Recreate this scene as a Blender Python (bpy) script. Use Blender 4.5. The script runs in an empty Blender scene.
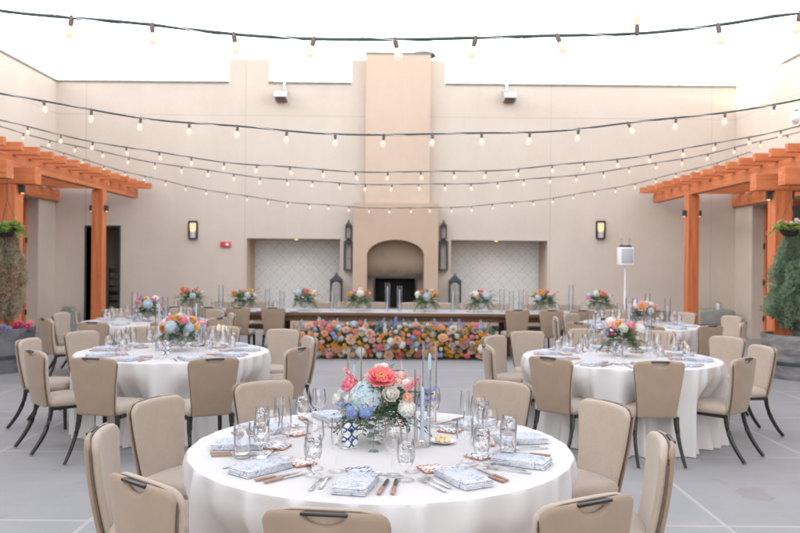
import bpy, bmesh, math, random
from mathutils import Vector, Matrix, noise
R = math.radians
PI = math.pi
sc = bpy.context.scene
COL = sc.collection
rnd = random.Random(7)

# ------------------------------------------------------------------ camera numbers
F, CX, HZ, H = 778.0, 395.0, 261.5, 1.655
ROLL = 0.5
def unroll(px, py):
    a = R(ROLL); dx, dy = px-400, py-266.5
    return 400+dx*math.cos(a)+dy*math.sin(a), 266.5-dx*math.sin(a)+dy*math.cos(a)
def at(px, py, Y):
    px, py = unroll(px, py)
    return Vector(((px-CX)*Y/F, Y, H-(py-HZ)*Y/F))
def onz(px, py, z):
    qx, qy = unroll(px, py)
    Y = (H-z)*F/(qy-HZ)
    return Vector(((qx-CX)*Y/F, Y, z))

# ------------------------------------------------------------------ materials
def new_mat(name):
    m = bpy.data.materials.new(name); m.use_nodes = True
    nt = m.node_tree; b = nt.nodes['Principled BSDF']
    return m, nt, b
def ramp(nt, stops):
    r = nt.nodes.new('ShaderNodeValToRGB')
    e = r.color_ramp.elements
    while len(e) < len(stops): e.new(0.5)
    for i, (p, c) in enumerate(stops):
        e[i].position = p; e[i].color = (*c, 1)
    return r
def tc(nt, scale=(1,1,1), out='Object'):
    t = nt.nodes.new('ShaderNodeTexCoord'); mp = nt.nodes.new('ShaderNodeMapping')
    mp.inputs['Scale'].default_value = scale
    nt.links.new(t.outputs[out], mp.inputs['Vector'])
    return mp.outputs['Vector']
def noise_tex(nt, vec, scale, detail=4, rough=.55):
    n = nt.nodes.new('ShaderNodeTexNoise'); n.inputs['Scale'].default_value = scale
    n.inputs['Detail'].default_value = detail; n.inputs['Roughness'].default_value = rough
    nt.links.new(vec, n.inputs['Vector']); return n.outputs['Fac']
def math_n(nt, op, a, b=None, c=None):
    n = nt.nodes.new('ShaderNodeMath'); n.operation = op
    for i, v in enumerate((a, b, c)):
        if v is None: continue
        if isinstance(v, (int, float)): n.inputs[i].default_value = v
        else: nt.links.new(v, n.inputs[i])
    return n.outputs[0]
def mixc(nt, fac, a, b):
    n = nt.nodes.new('ShaderNodeMix'); n.data_type = 'RGBA'
    if isinstance(fac, (int, float)): n.inputs[0].default_value = fac
    else: nt.links.new(fac, n.inputs[0])
    for i, v in ((6, a), (7, b)):
        if isinstance(v, tuple): n.inputs[i].default_value = (*v, 1)
        else: nt.links.new(v, n.inputs[i])
    return n.outputs[2]
def bump(nt, b, h, strength, dist):
    n = nt.nodes.new('ShaderNodeBump'); n.inputs['Strength'].default_value = strength
    n.inputs['Distance'].default_value = dist
    nt.links.new(h, n.inputs['Height']); nt.links.new(n.outputs[0], b.inputs['Normal'])
def mottled(name, c1, c2, scale, rough=.7, bs=.2, bd=.003, bscale=None, spec=.3, metal=0, sx=(1,1,1)):
    m, nt, b = new_mat(name)
    v = tc(nt, sx)
    f = noise_tex(nt, v, scale)
    r = ramp(nt, [(.35, c1), (.65, c2)]); nt.links.new(f, r.inputs[0])
    nt.links.new(r.outputs[0], b.inputs['Base Color'])
    b.inputs['Roughness'].default_value = rough; b.inputs['Metallic'].default_value = metal
    b.inputs['Specular IOR Level'].default_value = spec
    if bs: bump(nt, b, noise_tex(nt, v, bscale or scale*8, 3), bs, bd)
    return m
def sepxyz(nt, v):
    s = nt.nodes.new('ShaderNodeSeparateXYZ'); nt.links.new(v, s.inputs[0]); return s.outputs
M = {}
def groove(nt, coord, pos, w):       # 1 near pos
    d = math_n(nt, 'ABSOLUTE', math_n(nt, 'SUBTRACT', coord, pos))
    return math_n(nt, 'LESS_THAN', d, w)
def stucco(name, c1, c2, grooves_x=(), grooves_z=(), axis=0):
    m, nt, b = new_mat(name)
    v = tc(nt); s = sepxyz(nt, v)
    f = noise_tex(nt, v, .9, 6, .65)
    r = ramp(nt, [(.3, c1), (.7, c2)]); nt.links.new(f, r.inputs[0])
    f2 = noise_tex(nt, v, 22, 4); col = mixc(nt, math_n(nt, 'MULTIPLY', f2, .15), r.outputs[0], (.30, .25, .21))
    # faint rain streaks
    sv = tc(nt, (2.2, 2.2, .12)); st = noise_tex(nt, sv, 2.0, 5, .7)
    st = math_n(nt, 'MULTIPLY', math_n(nt, 'GREATER_THAN', st, .0), math_n(nt, 'MAXIMUM', math_n(nt, 'SUBTRACT', st, .52), 0))
    col = mixc(nt, math_n(nt, 'MULTIPLY', st, .25), col, (.28, .24, .2))
    g = None
    for p in grooves_x:
        q = groove(nt, s[axis], p, .008); g = q if g is None else math_n(nt, 'MAXIMUM', g, q)
    for p in grooves_z:
        q = groove(nt, s[2], p, .009); g = q if g is None else math_n(nt, 'MAXIMUM', g, q)
    if g is not None: col = mixc(nt, math_n(nt, 'MULTIPLY', g, .30), col, (.2, .17, .15))
    nt.links.new(col, b.inputs['Base Color']); b.inputs['Roughness'].default_value = .92
    b.inputs['Specular IOR Level'].default_value = .15
    bump(nt, b, math_n(nt, 'ADD', noise_tex(nt, v, 60, 4), math_n(nt, 'MULTIPLY', noise_tex(nt, v, 5, 5), 1.5)), .45, .008)
    return m
WC1, WC2 = (.57, .497, .432), (.63, .555, .485)
M['stucco_back'] = stucco('stucco_back', WC1, WC2, (-3.52, 3.62, -7.25, 7.38), (5.04,))
M['stucco_side'] = stucco('stucco_side', WC1, WC2, (14.2, 10.4, 6.2), (5.04,), 1)
M['stucco_tan'] = stucco('stucco_tan', (.545, .425, .335), (.605, .485, .39), (), (4.55,))
M['stucco_fire_warmlit'] = stucco('stucco_fire_warmlit', (.485, .36, .27), (.54, .41, .315))  # surround made browner so its colour carries the warm light there
M['coping'] = mottled('coping', (.16, .17, .15), (.22, .23, .21), 6, .5)

def stone_floor():
    m, nt, b = new_mat('bluestone')
    v = tc(nt); s = sepxyz(nt, v)
    big = noise_tex(nt, v, .55, 7, .7); fine = noise_tex(nt, v, 3.2, 8, .72)
    r = ramp(nt, [(.25, (.25, .253, .264)), (.5, (.31, .309, .316)), (.75, (.385, .378, .378))])
    mx = math_n(nt, 'MULTIPLY_ADD', fine, .45, math_n(nt, 'MULTIPLY', big, .55)); nt.links.new(mx, r.inputs[0])
    col = r.outputs[0]
    sv = tc(nt, (.5, 2.2, 1)); st = noise_tex(nt, sv, 2.4, 8, .75)
    col = mixc(nt, math_n(nt, 'MULTIPLY', math_n(nt, 'MAXIMUM', math_n(nt, 'SUBTRACT', st, .5), 0), 1.6), col, (.38, .375, .385))
    # brown stain right of the front table
    nv = nt.nodes.new('ShaderNodeVectorMath'); nv.operation = 'SUBTRACT'; nt.links.new(v, nv.inputs[0]); nv.inputs[1].default_value = (2.62, 5.62, 0)
    sc_ = nt.nodes.new('ShaderNodeVectorMath'); sc_.operation = 'MULTIPLY'; nt.links.new(nv.outputs[0], sc_.inputs[0]); sc_.inputs[1].default_value = (1, .65, 0)
    ln = nt.nodes.new('ShaderNodeVectorMath'); ln.operation = 'LENGTH'; nt.links.new(sc_.outputs[0], ln.inputs[0])
    nz = noise_tex(nt, v, 4.5, 5, .6)
    dist = math_n(nt, 'ADD', ln.outputs['Value'], math_n(nt, 'MULTIPLY', math_n(nt, 'SUBTRACT', nz, .5), .35))
    stain = math_n(nt, 'LESS_THAN', dist, .115)
    col = mixc(nt, math_n(nt, 'MULTIPLY', stain, .4), col, (.26, .20, .18))
    tone = 0.0; rr_ = random.Random(3)
    for ax, ps in ((0, (-6.2, -4.8, -3.36, -1.92, .12, 2.11, 3.57, 5.02)), (1, (3.18, 4.92, 6.68, 8.42, 10.15, 11.9, 13.6))):
        for p in ps: tone = math_n(nt, 'ADD', tone, math_n(nt, 'MULTIPLY', math_n(nt, 'GREATER_THAN', s[ax], p), rr_.uniform(-1, 1)))
    tone = math_n(nt, 'MULTIPLY_ADD', math_n(nt, 'SINE', math_n(nt, 'MULTIPLY', tone, 2.3)), .14, .14)
    col = mixc(nt, tone, col, (.24, .235, .24))
    # other faint old spots
    sp = noise_tex(nt, v, 2.1, 2, .4); sp = math_n(nt, 'MULTIPLY', math_n(nt, 'GREATER_THAN', sp, .70), .18)
    col = mixc(nt, sp, col, (.2, .17, .16))
    g = None
    for p in (-7.6, -6.2, -4.8, -3.36, -1.92, .12, 2.11, 3.57, 5.02, 6.45):
        q = groove(nt, s[0], p, .014); g = q if g is None else math_n(nt, 'MAXIMUM', g, q)
    for p in (1.45, 3.18, 4.92, 6.68, 8.42, 10.15, 11.9, 13.6, 15.3, 17.0):
        q = groove(nt, s[1], p, .014); g = math_n(nt, 'MAXIMUM', g, q)
    col = mixc(nt, math_n(nt, 'MULTIPLY', g, .55), col, (.50, .475, .455))
    nt.links.new(col, b.inputs['Base Color'])
    rr = math_n(nt, 'MULTIPLY_ADD', fine, .25, .48); nt.links.new(rr, b.inputs['Roughness'])
    b.inputs['Specular IOR Level'].default_value = .35
    hh = math_n(nt, 'SUBTRACT', math_n(nt, 'MULTIPLY', noise_tex(nt, v, 9, 6, .65), .6), g)
    bump(nt, b, hh, .35, .006)
    return m
M['floor'] = stone_floor()

def wood(name, cd, cl, axis='X', rough=.55, knots=True):
    m, nt, b = new_mat(name)
    scl = {'X': (.5, 9, 9), 'Y': (9, .5, 9), 'Z': (9, 9, .5)}[axis]
    v = tc(nt, scl); f = noise_tex(nt, v, 1.6, 6, .65)
    r = ramp(nt, [(.3, cd), (.7, cl)]); nt.links.new(f, r.inputs[0])
    v0 = tc(nt); col = r.outputs[0]
    col = mixc(nt, math_n(nt, 'MULTIPLY', noise_tex(nt, v0, 1.1, 3), .35), col, tuple(x*.55 for x in cd))
    if knots:
        vo = nt.nodes.new('ShaderNodeTexVoronoi'); vo.inputs['Scale'].default_value = 2.6
        nt.links.new(v0, vo.inputs['Vector'])
        k = math_n(nt, 'LESS_THAN', vo.outputs['Distance'], .085)
        col = mixc(nt, math_n(nt, 'MULTIPLY', k, .7), col, (.62, .40, .22))
    nt.links.new(col, b.inputs['Base Color']); b.inputs['Roughness'].default_value = rough
    b.inputs['Specular IOR Level'].default_value = .3
    bump(nt, b, f, .5, .004)
    fk = noise_tex(nt, tc(nt, tuple(q*2.2 for q in scl)), 1.3, 3, .8); col = mixc(nt, math_n(nt, 'MULTIPLY', math_n(nt, 'GREATER_THAN', fk, .66), .55), col, tuple(x*.35 for x in cd)); nt.links.new(col, b.inputs['Base Color'])
    return m
CED, CEL = (.46, .125, .045), (.72, .255, .105)
for a in 'XYZ': M['cedar'+a] = wood('cedar'+a, CED, CEL, a)
M['darkwood'] = wood('darkwood', (.09, .04, .022), (.20, .095, .05), 'X', .4, False)

def fabric(name, c1, c2):
    m, nt, b = new_mat(name)
    v = tc(nt)
    f = noise_tex(nt, v, 7, 4); oi = nt.nodes.new('ShaderNodeObjectInfo'); f = math_n(nt, 'ADD', math_n(nt, 'MULTIPLY', f, .65), math_n(nt, 'MULTIPLY', oi.outputs['Random'], .35)); r = ramp(nt, [(.3, c1), (.7, c2)]); nt.links.new(f, r.inputs[0])
    w1 = noise_tex(nt, tc(nt, (60, 60, 420)), 1, 2); w2 = noise_tex(nt, tc(nt, (420, 60, 60)), 1, 2)
    w = math_n(nt, 'ADD', w1, w2)
    col = mixc(nt, math_n(nt, 'MULTIPLY', math_n(nt, 'SUBTRACT', w, .8), .5), r.outputs[0], (.27, .20, .145))
    nt.links.new(col, b.inputs['Base Color']); b.inputs['Roughness'].default_value = .78
    b.inputs['Sheen Weight'].default_value = .25; b.inputs['Sheen Roughness'].default_value = .5
    bump(nt, b, w, .25, .0015)
    return m
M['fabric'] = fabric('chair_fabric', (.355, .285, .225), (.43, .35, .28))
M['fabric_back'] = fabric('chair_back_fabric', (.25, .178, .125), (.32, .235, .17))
M['piping'] = mottled('piping', (.12, .085, .06), (.16, .115, .08), 30, .6)
M['black'] = mottled('black_metal', (.008, .0065, .006), (.014, .012, .011), 12, .35, .1, .001, spec=.5)
M['glide'] = mottled('glide', (.45, .42, .38), (.55, .5, .45), 12, .35, 0, metal=.8)
M['lantern'] = mottled('lantern_metal', (.035, .04, .045), (.06, .065, .07), 14, .5, .2)
def cloth_mat(name, c, tint2, bs=.12):
    m, nt, b = new_mat(name)
    v = tc(nt); f = noise_tex(nt, v, 2.5, 4)
    r = ramp(nt, [(.3, c), (.7, tint2)]); nt.links.new(f, r.inputs[0]); nt.links.new(r.outputs[0], b.inputs['Base Color'])
    b.inputs['Roughness'].default_value = .8; b.inputs['Specular IOR Level'].default_value = .2
    b.inputs['Sheen Weight'].default_value = .15
    w = math_n(nt, 'ADD', noise_tex(nt, tc(nt, (300, 40, 300)), 1, 2), noise_tex(nt, tc(nt, (40, 300, 40)), 1, 2))
    w = math_n(nt, 'ADD', math_n(nt, 'MULTIPLY', w, .4), math_n(nt, 'MULTIPLY', noise_tex(nt, v, 6, 4), 1.0))
    bump(nt, b, w, bs, .004)
    return m
M['cloth'] = cloth_mat('ivory_cloth', (.565, .545, .54), (.605, .585, .578), .3)
M['runner'] = cloth_mat('runner_cloth', (.42, .43, .46), (.50, .51, .53))

def thin_glass(name, tint=(.992, .994, .996), fb=.03):
    m, nt, b = new_mat(name); nt.nodes.remove(b)
    out = nt.nodes['Material Output']
    t = nt.nodes.new('ShaderNodeBsdfTransparent'); t.inputs[0].default_value = (*tint, 1)
    g = nt.nodes.new('ShaderNodeBsdfGlossy'); g.inputs['Roughness'].default_value = .03; g.inputs[0].default_value = (.95, .95, .97, 1)
    lw = nt.nodes.new('ShaderNodeLayerWeight'); lw.inputs['Blend'].default_value = .22
    f = math_n(nt, 'ADD', math_n(nt, 'MULTIPLY', lw.outputs['Fresnel'], .62), fb)
    mx = nt.nodes.new('ShaderNodeMixShader'); nt.links.new(f, mx.inputs[0]); nt.links.new(t.outputs[0], mx.inputs[1]); nt.links.new(g.outputs[0], mx.inputs[2])
    nt.links.new(mx.outputs[0], out.inputs['Surface'])
    return m
M['glass'] = thin_glass('clear_glass')
m, nt, b = new_mat('water'); b.inputs['Transmission Weight'].default_value = 1; b.inputs['IOR'].default_value = 1.33
b.inputs['Roughness'].default_value = .0; b.inputs['Base Color'].default_value = (.99, .995, 1, 1); M['water'] = m
m, nt, b = new_mat('crystal'); b.inputs['Transmission Weight'].default_value = 1; b.inputs['IOR'].default_value = 1.5
b.inputs['Roughness'].default_value = .02; M['crystal'] = m
M['steel'] = mottled('steel', (.62, .62, .63), (.72, .72, .72), 20, .16, 0, metal=1)
M['bronze_handle'] = mottled('bronze_handle', (.26, .15, .11), (.36, .22, .16), 20, .4, 0)
m, nt, b = new_mat('window_glass'); b.inputs['Base Color'].default_value = (.012, .02, .022, 1); b.inputs['Roughness'].default_value = .06
b.inputs['Specular IOR Level'].default_value = .6
bump(nt, b, noise_tex(nt, tc(nt), 1.2, 2), .05, .02); M['window_glass'] = m

def napkin_mat():
    m, nt, b = new_mat('toile_napkin')
    v = tc(nt); f = noise_tex(nt, v, 60, 4, .75); g = noise_tex(nt, v, 170, 2, .6)
    k = math_n(nt, 'GREATER_THAN', math_n(nt, 'MULTIPLY_ADD', g, .35, f), .70)
    region = math_n(nt, 'MULTIPLY_ADD', math_n(nt, 'GREATER_THAN', noise_tex(nt, v, 9, 2), .5), .45, .4)
    col = mixc(nt, math_n(nt, 'MULTIPLY', k, region), (.56, .57, .61), (.22, .28, .42))
    nt.links.new(col, b.inputs['Base Color']); b.inputs['Roughness'].default_value = .85
    bump(nt, b, noise_tex(nt, v, 300, 2), .2, .001)
    return m
M['napkin'] = napkin_mat()
M['napkin_white'] = mottled('napkin_lining', (.72, .66, .66), (.8, .76, .76), 40, .85)
def tile_mat(name, ca, cb, cc, sc_=1.0, ax=1):
    m, nt, b = new_mat(name)
    v = tc(nt); s = sepxyz(nt, v)
    k = 2*PI/.036*sc_
    x = math_n(nt, 'ABSOLUTE', math_n(nt, 'SINE', math_n(nt, 'MULTIPLY', s[0], k/2)))
    y = math_n(nt, 'ABSOLUTE', math_n(nt, 'SINE', math_n(nt, 'MULTIPLY', s[ax], k/2)))
    r2 = math_n(nt, 'ADD', math_n(nt, 'POWER', x, 2), math_n(nt, 'POWER', y, 2))
    a = math_n(nt, 'MULTIPLY', math_n(nt, 'GREATER_THAN', r2, .55), math_n(nt, 'LESS_THAN', r2, 1.1))
    c = math_n(nt, 'LESS_THAN', math_n(nt, 'ABSOLUTE', math_n(nt, 'SUBTRACT', math_n(nt, 'MULTIPLY', x, y), .18)), .06)
    col = mixc(nt, a, ca, cb); col = mixc(nt, c, col, cc)
    nt.links.new(col, b.inputs['Base Color']); b.inputs['Roughness'].default_value = .2
    return m
M['tile_a'] = tile_mat('painted_tile_navy', (.75, .73, .68), (.03, .06, .22), (.10, .16, .40))
M['tile_b'] = tile_mat('painted_tile_orange', (.72, .70, .64), (.62, .18, .05), (.04, .07, .25))
M['numeral'] = tile_mat('painted_numeral', (.75, .76, .74), (.03, .05, .22), (.06, .12, .32), .8, 2)
M['terracotta'] = mottled('terracotta', (.48, .22, .13), (.58, .28, .18), 30, .8)
M['wax_blue'] = mottled('blue_wax', (.38, .51, .62), (.43, .56, .66), 12, .45, 0, spec=.4)
M['wax_coral'] = mottled('coral_wax', (.78, .30, .20), (.82, .34, .24), 12, .45, 0)
M['wax_ivory'] = mottled('ivory_wax', (.82, .74, .6), (.86, .78, .64), 12, .5, 0)
M['wick'] = mottled('wick', (.03, .03, .03), (.08, .07, .06), 12, .9, 0)
M['porcelain'] = mottled('porcelain', (.78, .77, .76), (.82, .81, .8), 12, .18, 0, spec=.5)
M['butter'] = mottled('butter', (.80, .62, .34), (.84, .68, .42), 40, .45, .1, .001)
M['concrete'] = mottled('planter_concrete', (.10, .105, .12), (.17, .165, .175), 5, .8, .3)
M['barrel'] = mottled('planter_grey', (.12, .115, .12), (.25, .235, .235), 4, .8, .3, sx=(1, 1, 3))
M['soil'] = mottled('soil', (.05, .035, .025), (.09, .06, .045), 20, .95, .5, .01)
M['white_paint'] = mottled('white_paint', (.74, .75, .77), (.8, .8, .82), 6, .4, 0)
M['grille'] = mottled('speaker_grille', (.42, .45, .50), (.5, .53, .57), 90, .6, .2)
M['red_plastic'] = mottled('red_plastic', (.55, .05, .07), (.62, .07, .09), 12, .4, 0)
M['galv'] = mottled('galvanised', (.5, .52, .54), (.62, .64, .66), 9, .35, .05, metal=.2)
M['bark'] = mottled('bark', (.10, .065, .045), (.17, .11, .08), 15, .9, .5, .01, sx=(3, 3, .7))
M['bulb_socket'] = mottled('socket', (.10, .075, .065), (.16, .12, .105), 12, .5)
M['cable'] = mottled('cable', (.018, .035, .035), (.03, .05, .05), 20, .45, 0, spec=.5)
M['soot'] = mottled('firebox_black', (.008, .008, .009), (.016, .015, .015), 5, .7)
M['grey_box'] = mottled('grey_box', (.27, .28, .26), (.33, .34, .31), 4, .6)
def soot_wall():
    m, nt, b = new_mat('sooted_stucco'); v = tc(nt); s = sepxyz(nt, v)
    f = noise_tex(nt, v, 1.6, 5); base = mixc(nt, f, (.31, .225, .165), (.40, .30, .22))
    # soot above the firebox, heaviest on its lintel
    k = math_n(nt, 'SUBTRACT', 1.0, math_n(nt, 'MULTIPLY', math_n(nt, 'ABSOLUTE', math_n(nt, 'SUBTRACT', s[2], 1.30)), 3.0))
    k = math_n(nt, 'MAXIMUM', math_n(nt, 'MULTIPLY', k, math_n(nt, 'ADD', .4, noise_tex(nt, v, 4, 4))), 0)
    col = mixc(nt, math_n(nt, 'MINIMUM', k, .85), base, (.05, .04, .035))
    nt.links.new(col, b.inputs['Base Color']); b.inputs['Roughness'].default_value = .9; return m
M['sooted'] = soot_wall()
def niche_tile():
    m, nt, b = new_mat('patterned_wall_tile'); v = tc(nt); s = sepxyz(nt, v)
    P = .30
    def tri(c, off=0):
        q = math_n(nt, 'FRACT', math_n(nt, 'ADD', math_n(nt, 'DIVIDE', c, P), off+20))
        return math_n(nt, 'MULTIPLY', math_n(nt, 'ABSOLUTE', math_n(nt, 'SUBTRACT', q, .5)), 2)
    tx, tz = tri(s[0]), tri(s[2])                     # 0 at the centre of a cell, 1 at its edge
    d = math_n(nt, 'ADD', tx, tz)
    lat = math_n(nt, 'LESS_THAN', math_n(nt, 'ABSOLUTE', math_n(nt, 'SUBTRACT', d, 1.0)), .09)
    r0 = math_n(nt, 'SQRT', math_n(nt, 'ADD', math_n(nt, 'POWER', tx, 2), math_n(nt, 'POWER', tz, 2)))
    ux, uz = math_n(nt, 'SUBTRACT', 1, tx), math_n(nt, 'SUBTRACT', 1, tz)
    r1 = math_n(nt, 'SQRT', math_n(nt, 'ADD', math_n(nt, 'POWER', ux, 2), math_n(nt, 'POWER', uz, 2)))
    rr = math_n(nt, 'MINIMUM', r0, r1)
    ring = math_n(nt, 'LESS_THAN', math_n(nt, 'ABSOLUTE', math_n(nt, 'SUBTRACT', rr, .44)), .07)
    dot = math_n(nt, 'LESS_THAN', rr, .16)
    col = mixc(nt, math_n(nt, 'MULTIPLY', noise_tex(nt, v, 2, 4), .4), (.72, .735, .735), (.62, .63, .63))
    col = mixc(nt, math_n(nt, 'MULTIPLY', lat, .6), col, (.36, .38, .39))
    col = mixc(nt, math_n(nt, 'MULTIPLY', ring, .6), col, (.44, .48, .50))
    col = mixc(nt, math_n(nt, 'MULTIPLY', dot, .4), col, (.42, .44, .46))
    nt.links.new(col, b.inputs['Base Color']); b.inputs['Roughness'].default_value = .45; return m
M['niche_tile'] = niche_tile()
def emit(name, c, s):
    m, nt, b = new_mat(name)
    b.inputs['Base Color'].default_value = (*[q*.2 for q in c], 1); b.inputs['Emission Color'].default_value = (*c, 1)
    b.inputs['Emission Strength'].default_value = s; b.inputs['Roughness'].default_value = .2
    return m
M['bulb_glow'] = emit('lit_bulb', (1, .70, .56), .135)
M['sconce_glow'] = emit('sconce_glow', (1, .60, .33), .17)
M['sconce_dim'] = emit('sconce_dim', (.75, .62, .72), .06)
M['down_glow'] = emit('downlight_glow', (1, .50, .2), .5)
M['flame'] = emit('flame', (1, .62, .25), .2)

def petal_mat(name, c1, c2, sub=.0):
    m, nt, b = new_mat(name)
    v = tc(nt); f = noise_tex(nt, v, 30, 3)
    oi = nt.nodes.new('ShaderNodeObjectInfo')
    f = math_n(nt, 'ADD', math_n(nt, 'MULTIPLY', f, .7), math_n(nt, 'MULTIPLY', oi.outputs['Random'], .3))
    r = ramp(nt, [(.3, c1), (.7, c2)]); nt.links.new(f, r.inputs[0]); nt.links.new(r.outputs[0], b.inputs['Base Color'])
    b.inputs['Roughness'].default_value = .6; b.inputs['Specular IOR Level'].default_value = .25
    tr = nt.nodes.new('ShaderNodeBsdfTranslucent'); nt.links.new(r.outputs[0], tr.inputs[0])
    mx = nt.nodes.new('ShaderNodeMixShader'); mx.inputs[0].default_value = .38
    nt.links.new(b.outputs[0], mx.inputs[1]); nt.links.new(tr.outputs[0], mx.inputs[2])
    nt.links.new(mx.outputs[0], nt.nodes['Material Output'].inputs['Surface'])
    return m
PET = {
 'coral': petal_mat('coral_petal', (.90, .19, .22), (.94, .36, .36)),
 'pink': petal_mat('pink_petal', (.90, .32, .40), (.94, .52, .56)),
 'blush': petal_mat('blush_petal', (.88, .60, .53), (.93, .72, .65)),
 'peach': petal_mat('peach_petal', (.90, .52, .34), (.94, .68, .52)),
 'orange': petal_mat('orange_petal', (.86, .40, .10), (.9, .52, .16)),
 'yellow': petal_mat('yellow_petal', (.85, .52, .06), (.9, .62, .15)),
 'white': petal_mat('white_petal', (.84, .82, .76), (.88, .86, .81)),
 'sky': petal_mat('pale_blue_petal', (.50, .61, .68), (.64, .73, .76)),
 'blue': petal_mat('blue_petal', (.27, .37, .64), (.42, .52, .74)),
 'lilac': petal_mat('lilac_petal', (.40, .36, .62), (.52, .48, .70)),
 'magenta': petal_mat('magenta_petal', (.72, .02, .18), (.8, .05, .3)),
}
def leaf_mat(name, c1, c2):
    m = petal_mat(name, c1, c2); return m
M['leaf'] = leaf_mat('green_leaf', (.06, .12, .05), (.16, .24, .11))
M['euc'] = leaf_mat('eucalyptus_leaf', (.15, .21, .17), (.26, .32, .26))
M['lime'] = leaf_mat('lime_leaf', (.22, .34, .07), (.36, .46, .14))
M['juniper'] = leaf_mat('juniper_leaf', (.17, .26, .17), (.34, .44, .31))
M['dried2'] = leaf_mat('dried_leaf_pale', (.42, .39, .27), (.56, .53, .39))
M['juniper2'] = leaf_mat('juniper_leaf_dark', (.12, .19, .12), (.22, .31, .21))
M['dried'] = leaf_mat('dried_leaf', (.46, .34, .25), (.66, .54, .42))

# ------------------------------------------------------------------ mesh helper
class MB:
    def __init__(s): s.v = []; s.f = []; s.m = []
    def add(s, vs, fs, mi=0, mat=None):
        o = len(s.v)
        s.v += [tuple(mat @ Vector(p)) for p in vs] if mat else [tuple(p) for p in vs]
        s.f += [tuple(i+o for i in f) for f in fs]; s.m += [mi]*len(fs); return s
    def box(s, x0, x1, y0, y1, z0, z1, mi=0, mat=None, bev=0, seg=2):
        if bev:
            bm = bmesh.new(); bmesh.ops.create_cube(bm, size=1)
            for v in bm.verts:
                v.co = Vector(((x0+x1)/2+v.co.x*(x1-x0), (y0+y1)/2+v.co.y*(y1-y0), (z0+z1)/2+v.co.z*(z1-z0)))
            bmesh.ops.bevel(bm, geom=bm.edges[:], offset=bev, segments=seg, affect='EDGES', profile=.5)
            bm.verts.index_update()
            s.add([v.co.copy() for v in bm.verts], [[v.index for v in f.verts] for f in bm.faces], mi, mat); bm.free(); return s
        vs = [(x, y, z) for x in (x0, x1) for y in (y0, y1) for z in (z0, z1)]
        return s.add(vs, [(0,1,3,2),(4,6,7,5),(0,4,5,1),(2,3,7,6),(0,2,6,4),(1,5,7,3)], mi, mat)
    def lathe(s, prof, n=24, mi=0, mat=None, cap0=False, cap1=False):
        vs = []; fs = []
        for (r, z) in prof:
            for k in range(n):
                a = 2*PI*k/n; vs.append((r*math.cos(a), r*math.sin(a), z))
        for i in range(len(prof)-1):
            for k in range(n):
                k2 = (k+1) % n; fs.append((i*n+k, i*n+k2, (i+1)*n+k2, (i+1)*n+k))
        if cap0: fs.append(tuple(reversed(range(n))))
        if cap1: fs.append(tuple(range((len(prof)-1)*n, len(prof)*n)))
        return s.add(vs, fs, mi, mat)
    def tube(s, pts, rad, n=8, mi=0, mat=None, flatx=1.0):
        pts = [Vector(p) for p in pts]
        if not isinstance(rad, (list, tuple)): rad = [rad]*len(pts)
        vs = []; fs = []
        up = Vector((0, 0, 1))
        for i, p in enumerate(pts):
            d = (pts[min(i+1, len(pts)-1)]-pts[max(i-1, 0)]).normalized()
            a = d.cross(up if abs(d.z) < .95 else Vector((1, 0, 0))).normalized(); b_ = d.cross(a)
            for k in range(n):
                t = 2*PI*k/n+PI/n; vs.append(p+(a*math.cos(t)*flatx+b_*math.sin(t))*rad[i])
        for i in range(len(pts)-1):
            for k in range(n):
                k2 = (k+1) % n; fs.append((i*n+k, i*n+k2, (i+1)*n+k2, (i+1)*n+k))
        fs.append(tuple(reversed(range(n)))); fs.append(tuple(range((len(pts)-1)*n, len(pts)*n)))
        return s.add(vs, fs, mi, mat)
    def mesh(s, name, mats, smooth=35):
        me = bpy.data.meshes.new(name); me.from_pydata(s.v, [], s.f)
        for m_ in (mats if isinstance(mats, (list, tuple)) else [mats]): me.materials.append(m_)
        me.polygons.foreach_set('material_index', s.m)
        bm = bmesh.new(); bm.from_mesh(me); bmesh.ops.recalc_face_normals(bm, faces=bm.faces[:]) if len(s.f) < 60000 else None
        bm.to_mesh(me); bm.free()
        me.polygons.foreach_set('use_smooth', [smooth > 0]*len(me.polygons))
        if smooth > 0: me.set_sharp_from_angle(angle=R(smooth))
        me.update(); return me
    def build(s, name, mats, parent=None, smooth=35, loc=(0,0,0)):
        o = bpy.data.objects.new(name, s.mesh(name, mats, smooth)); COL.objects.link(o)
        if parent: o.parent = parent
        o.location = loc; return o
def inst(name, me, parent=None, mat4=None, loc=None):
    o = bpy.data.objects.new(name, me); COL.objects.link(o)
    if parent: o.parent = parent
    if mat4 is not None: o.matrix_local = mat4
    if loc is not None: o.location = loc
    return o
def tag(o, label=None, cat=None, group=None, kind=None):
    if label: o['label'] = label
    if cat: o['category'] = cat
    if group: o['group'] = group
    if kind: o['kind'] = kind
    return o
def thing(name, label, cat, loc=(0,0,0), rz=0, group=None):
    o = bpy.data.objects.new(name, None); COL.objects.link(o); o.empty_display_size = .1
    o.location = loc; o.rotation_euler = (0, 0, rz); return tag(o, label, cat, group)
KIDS = {}
def children(o): return [c for c in COL.objects if c.parent == o]
def tree(o): return (o, [tree(c) for c in children(o)])
def dup(t, label=None, loc=None, rz=None, parent=None):
    o, ch = t; c = o.copy(); COL.objects.link(c)
    if parent is not None: c.parent = parent
    if label: c['label'] = label
    if loc is not None: c.location = loc
    if rz is not None: c.rotation_euler = (0, 0, rz)
    for k in ch: dup(k, parent=c)
    return c
class Proto:             # first call of place() uses the original, later calls copy it
    def __init__(s, root): s.t = tree(root); s.used = False
    def place(s, label, loc, rz, group=None):
        if not s.used:
            s.used = True; o = s.t[0]; o['label'] = label; o.location = loc; o.rotation_euler = (0, 0, rz)
        else: o = dup(s.t, label, loc, rz)
        if group: o['group'] = group
        return o

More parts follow.
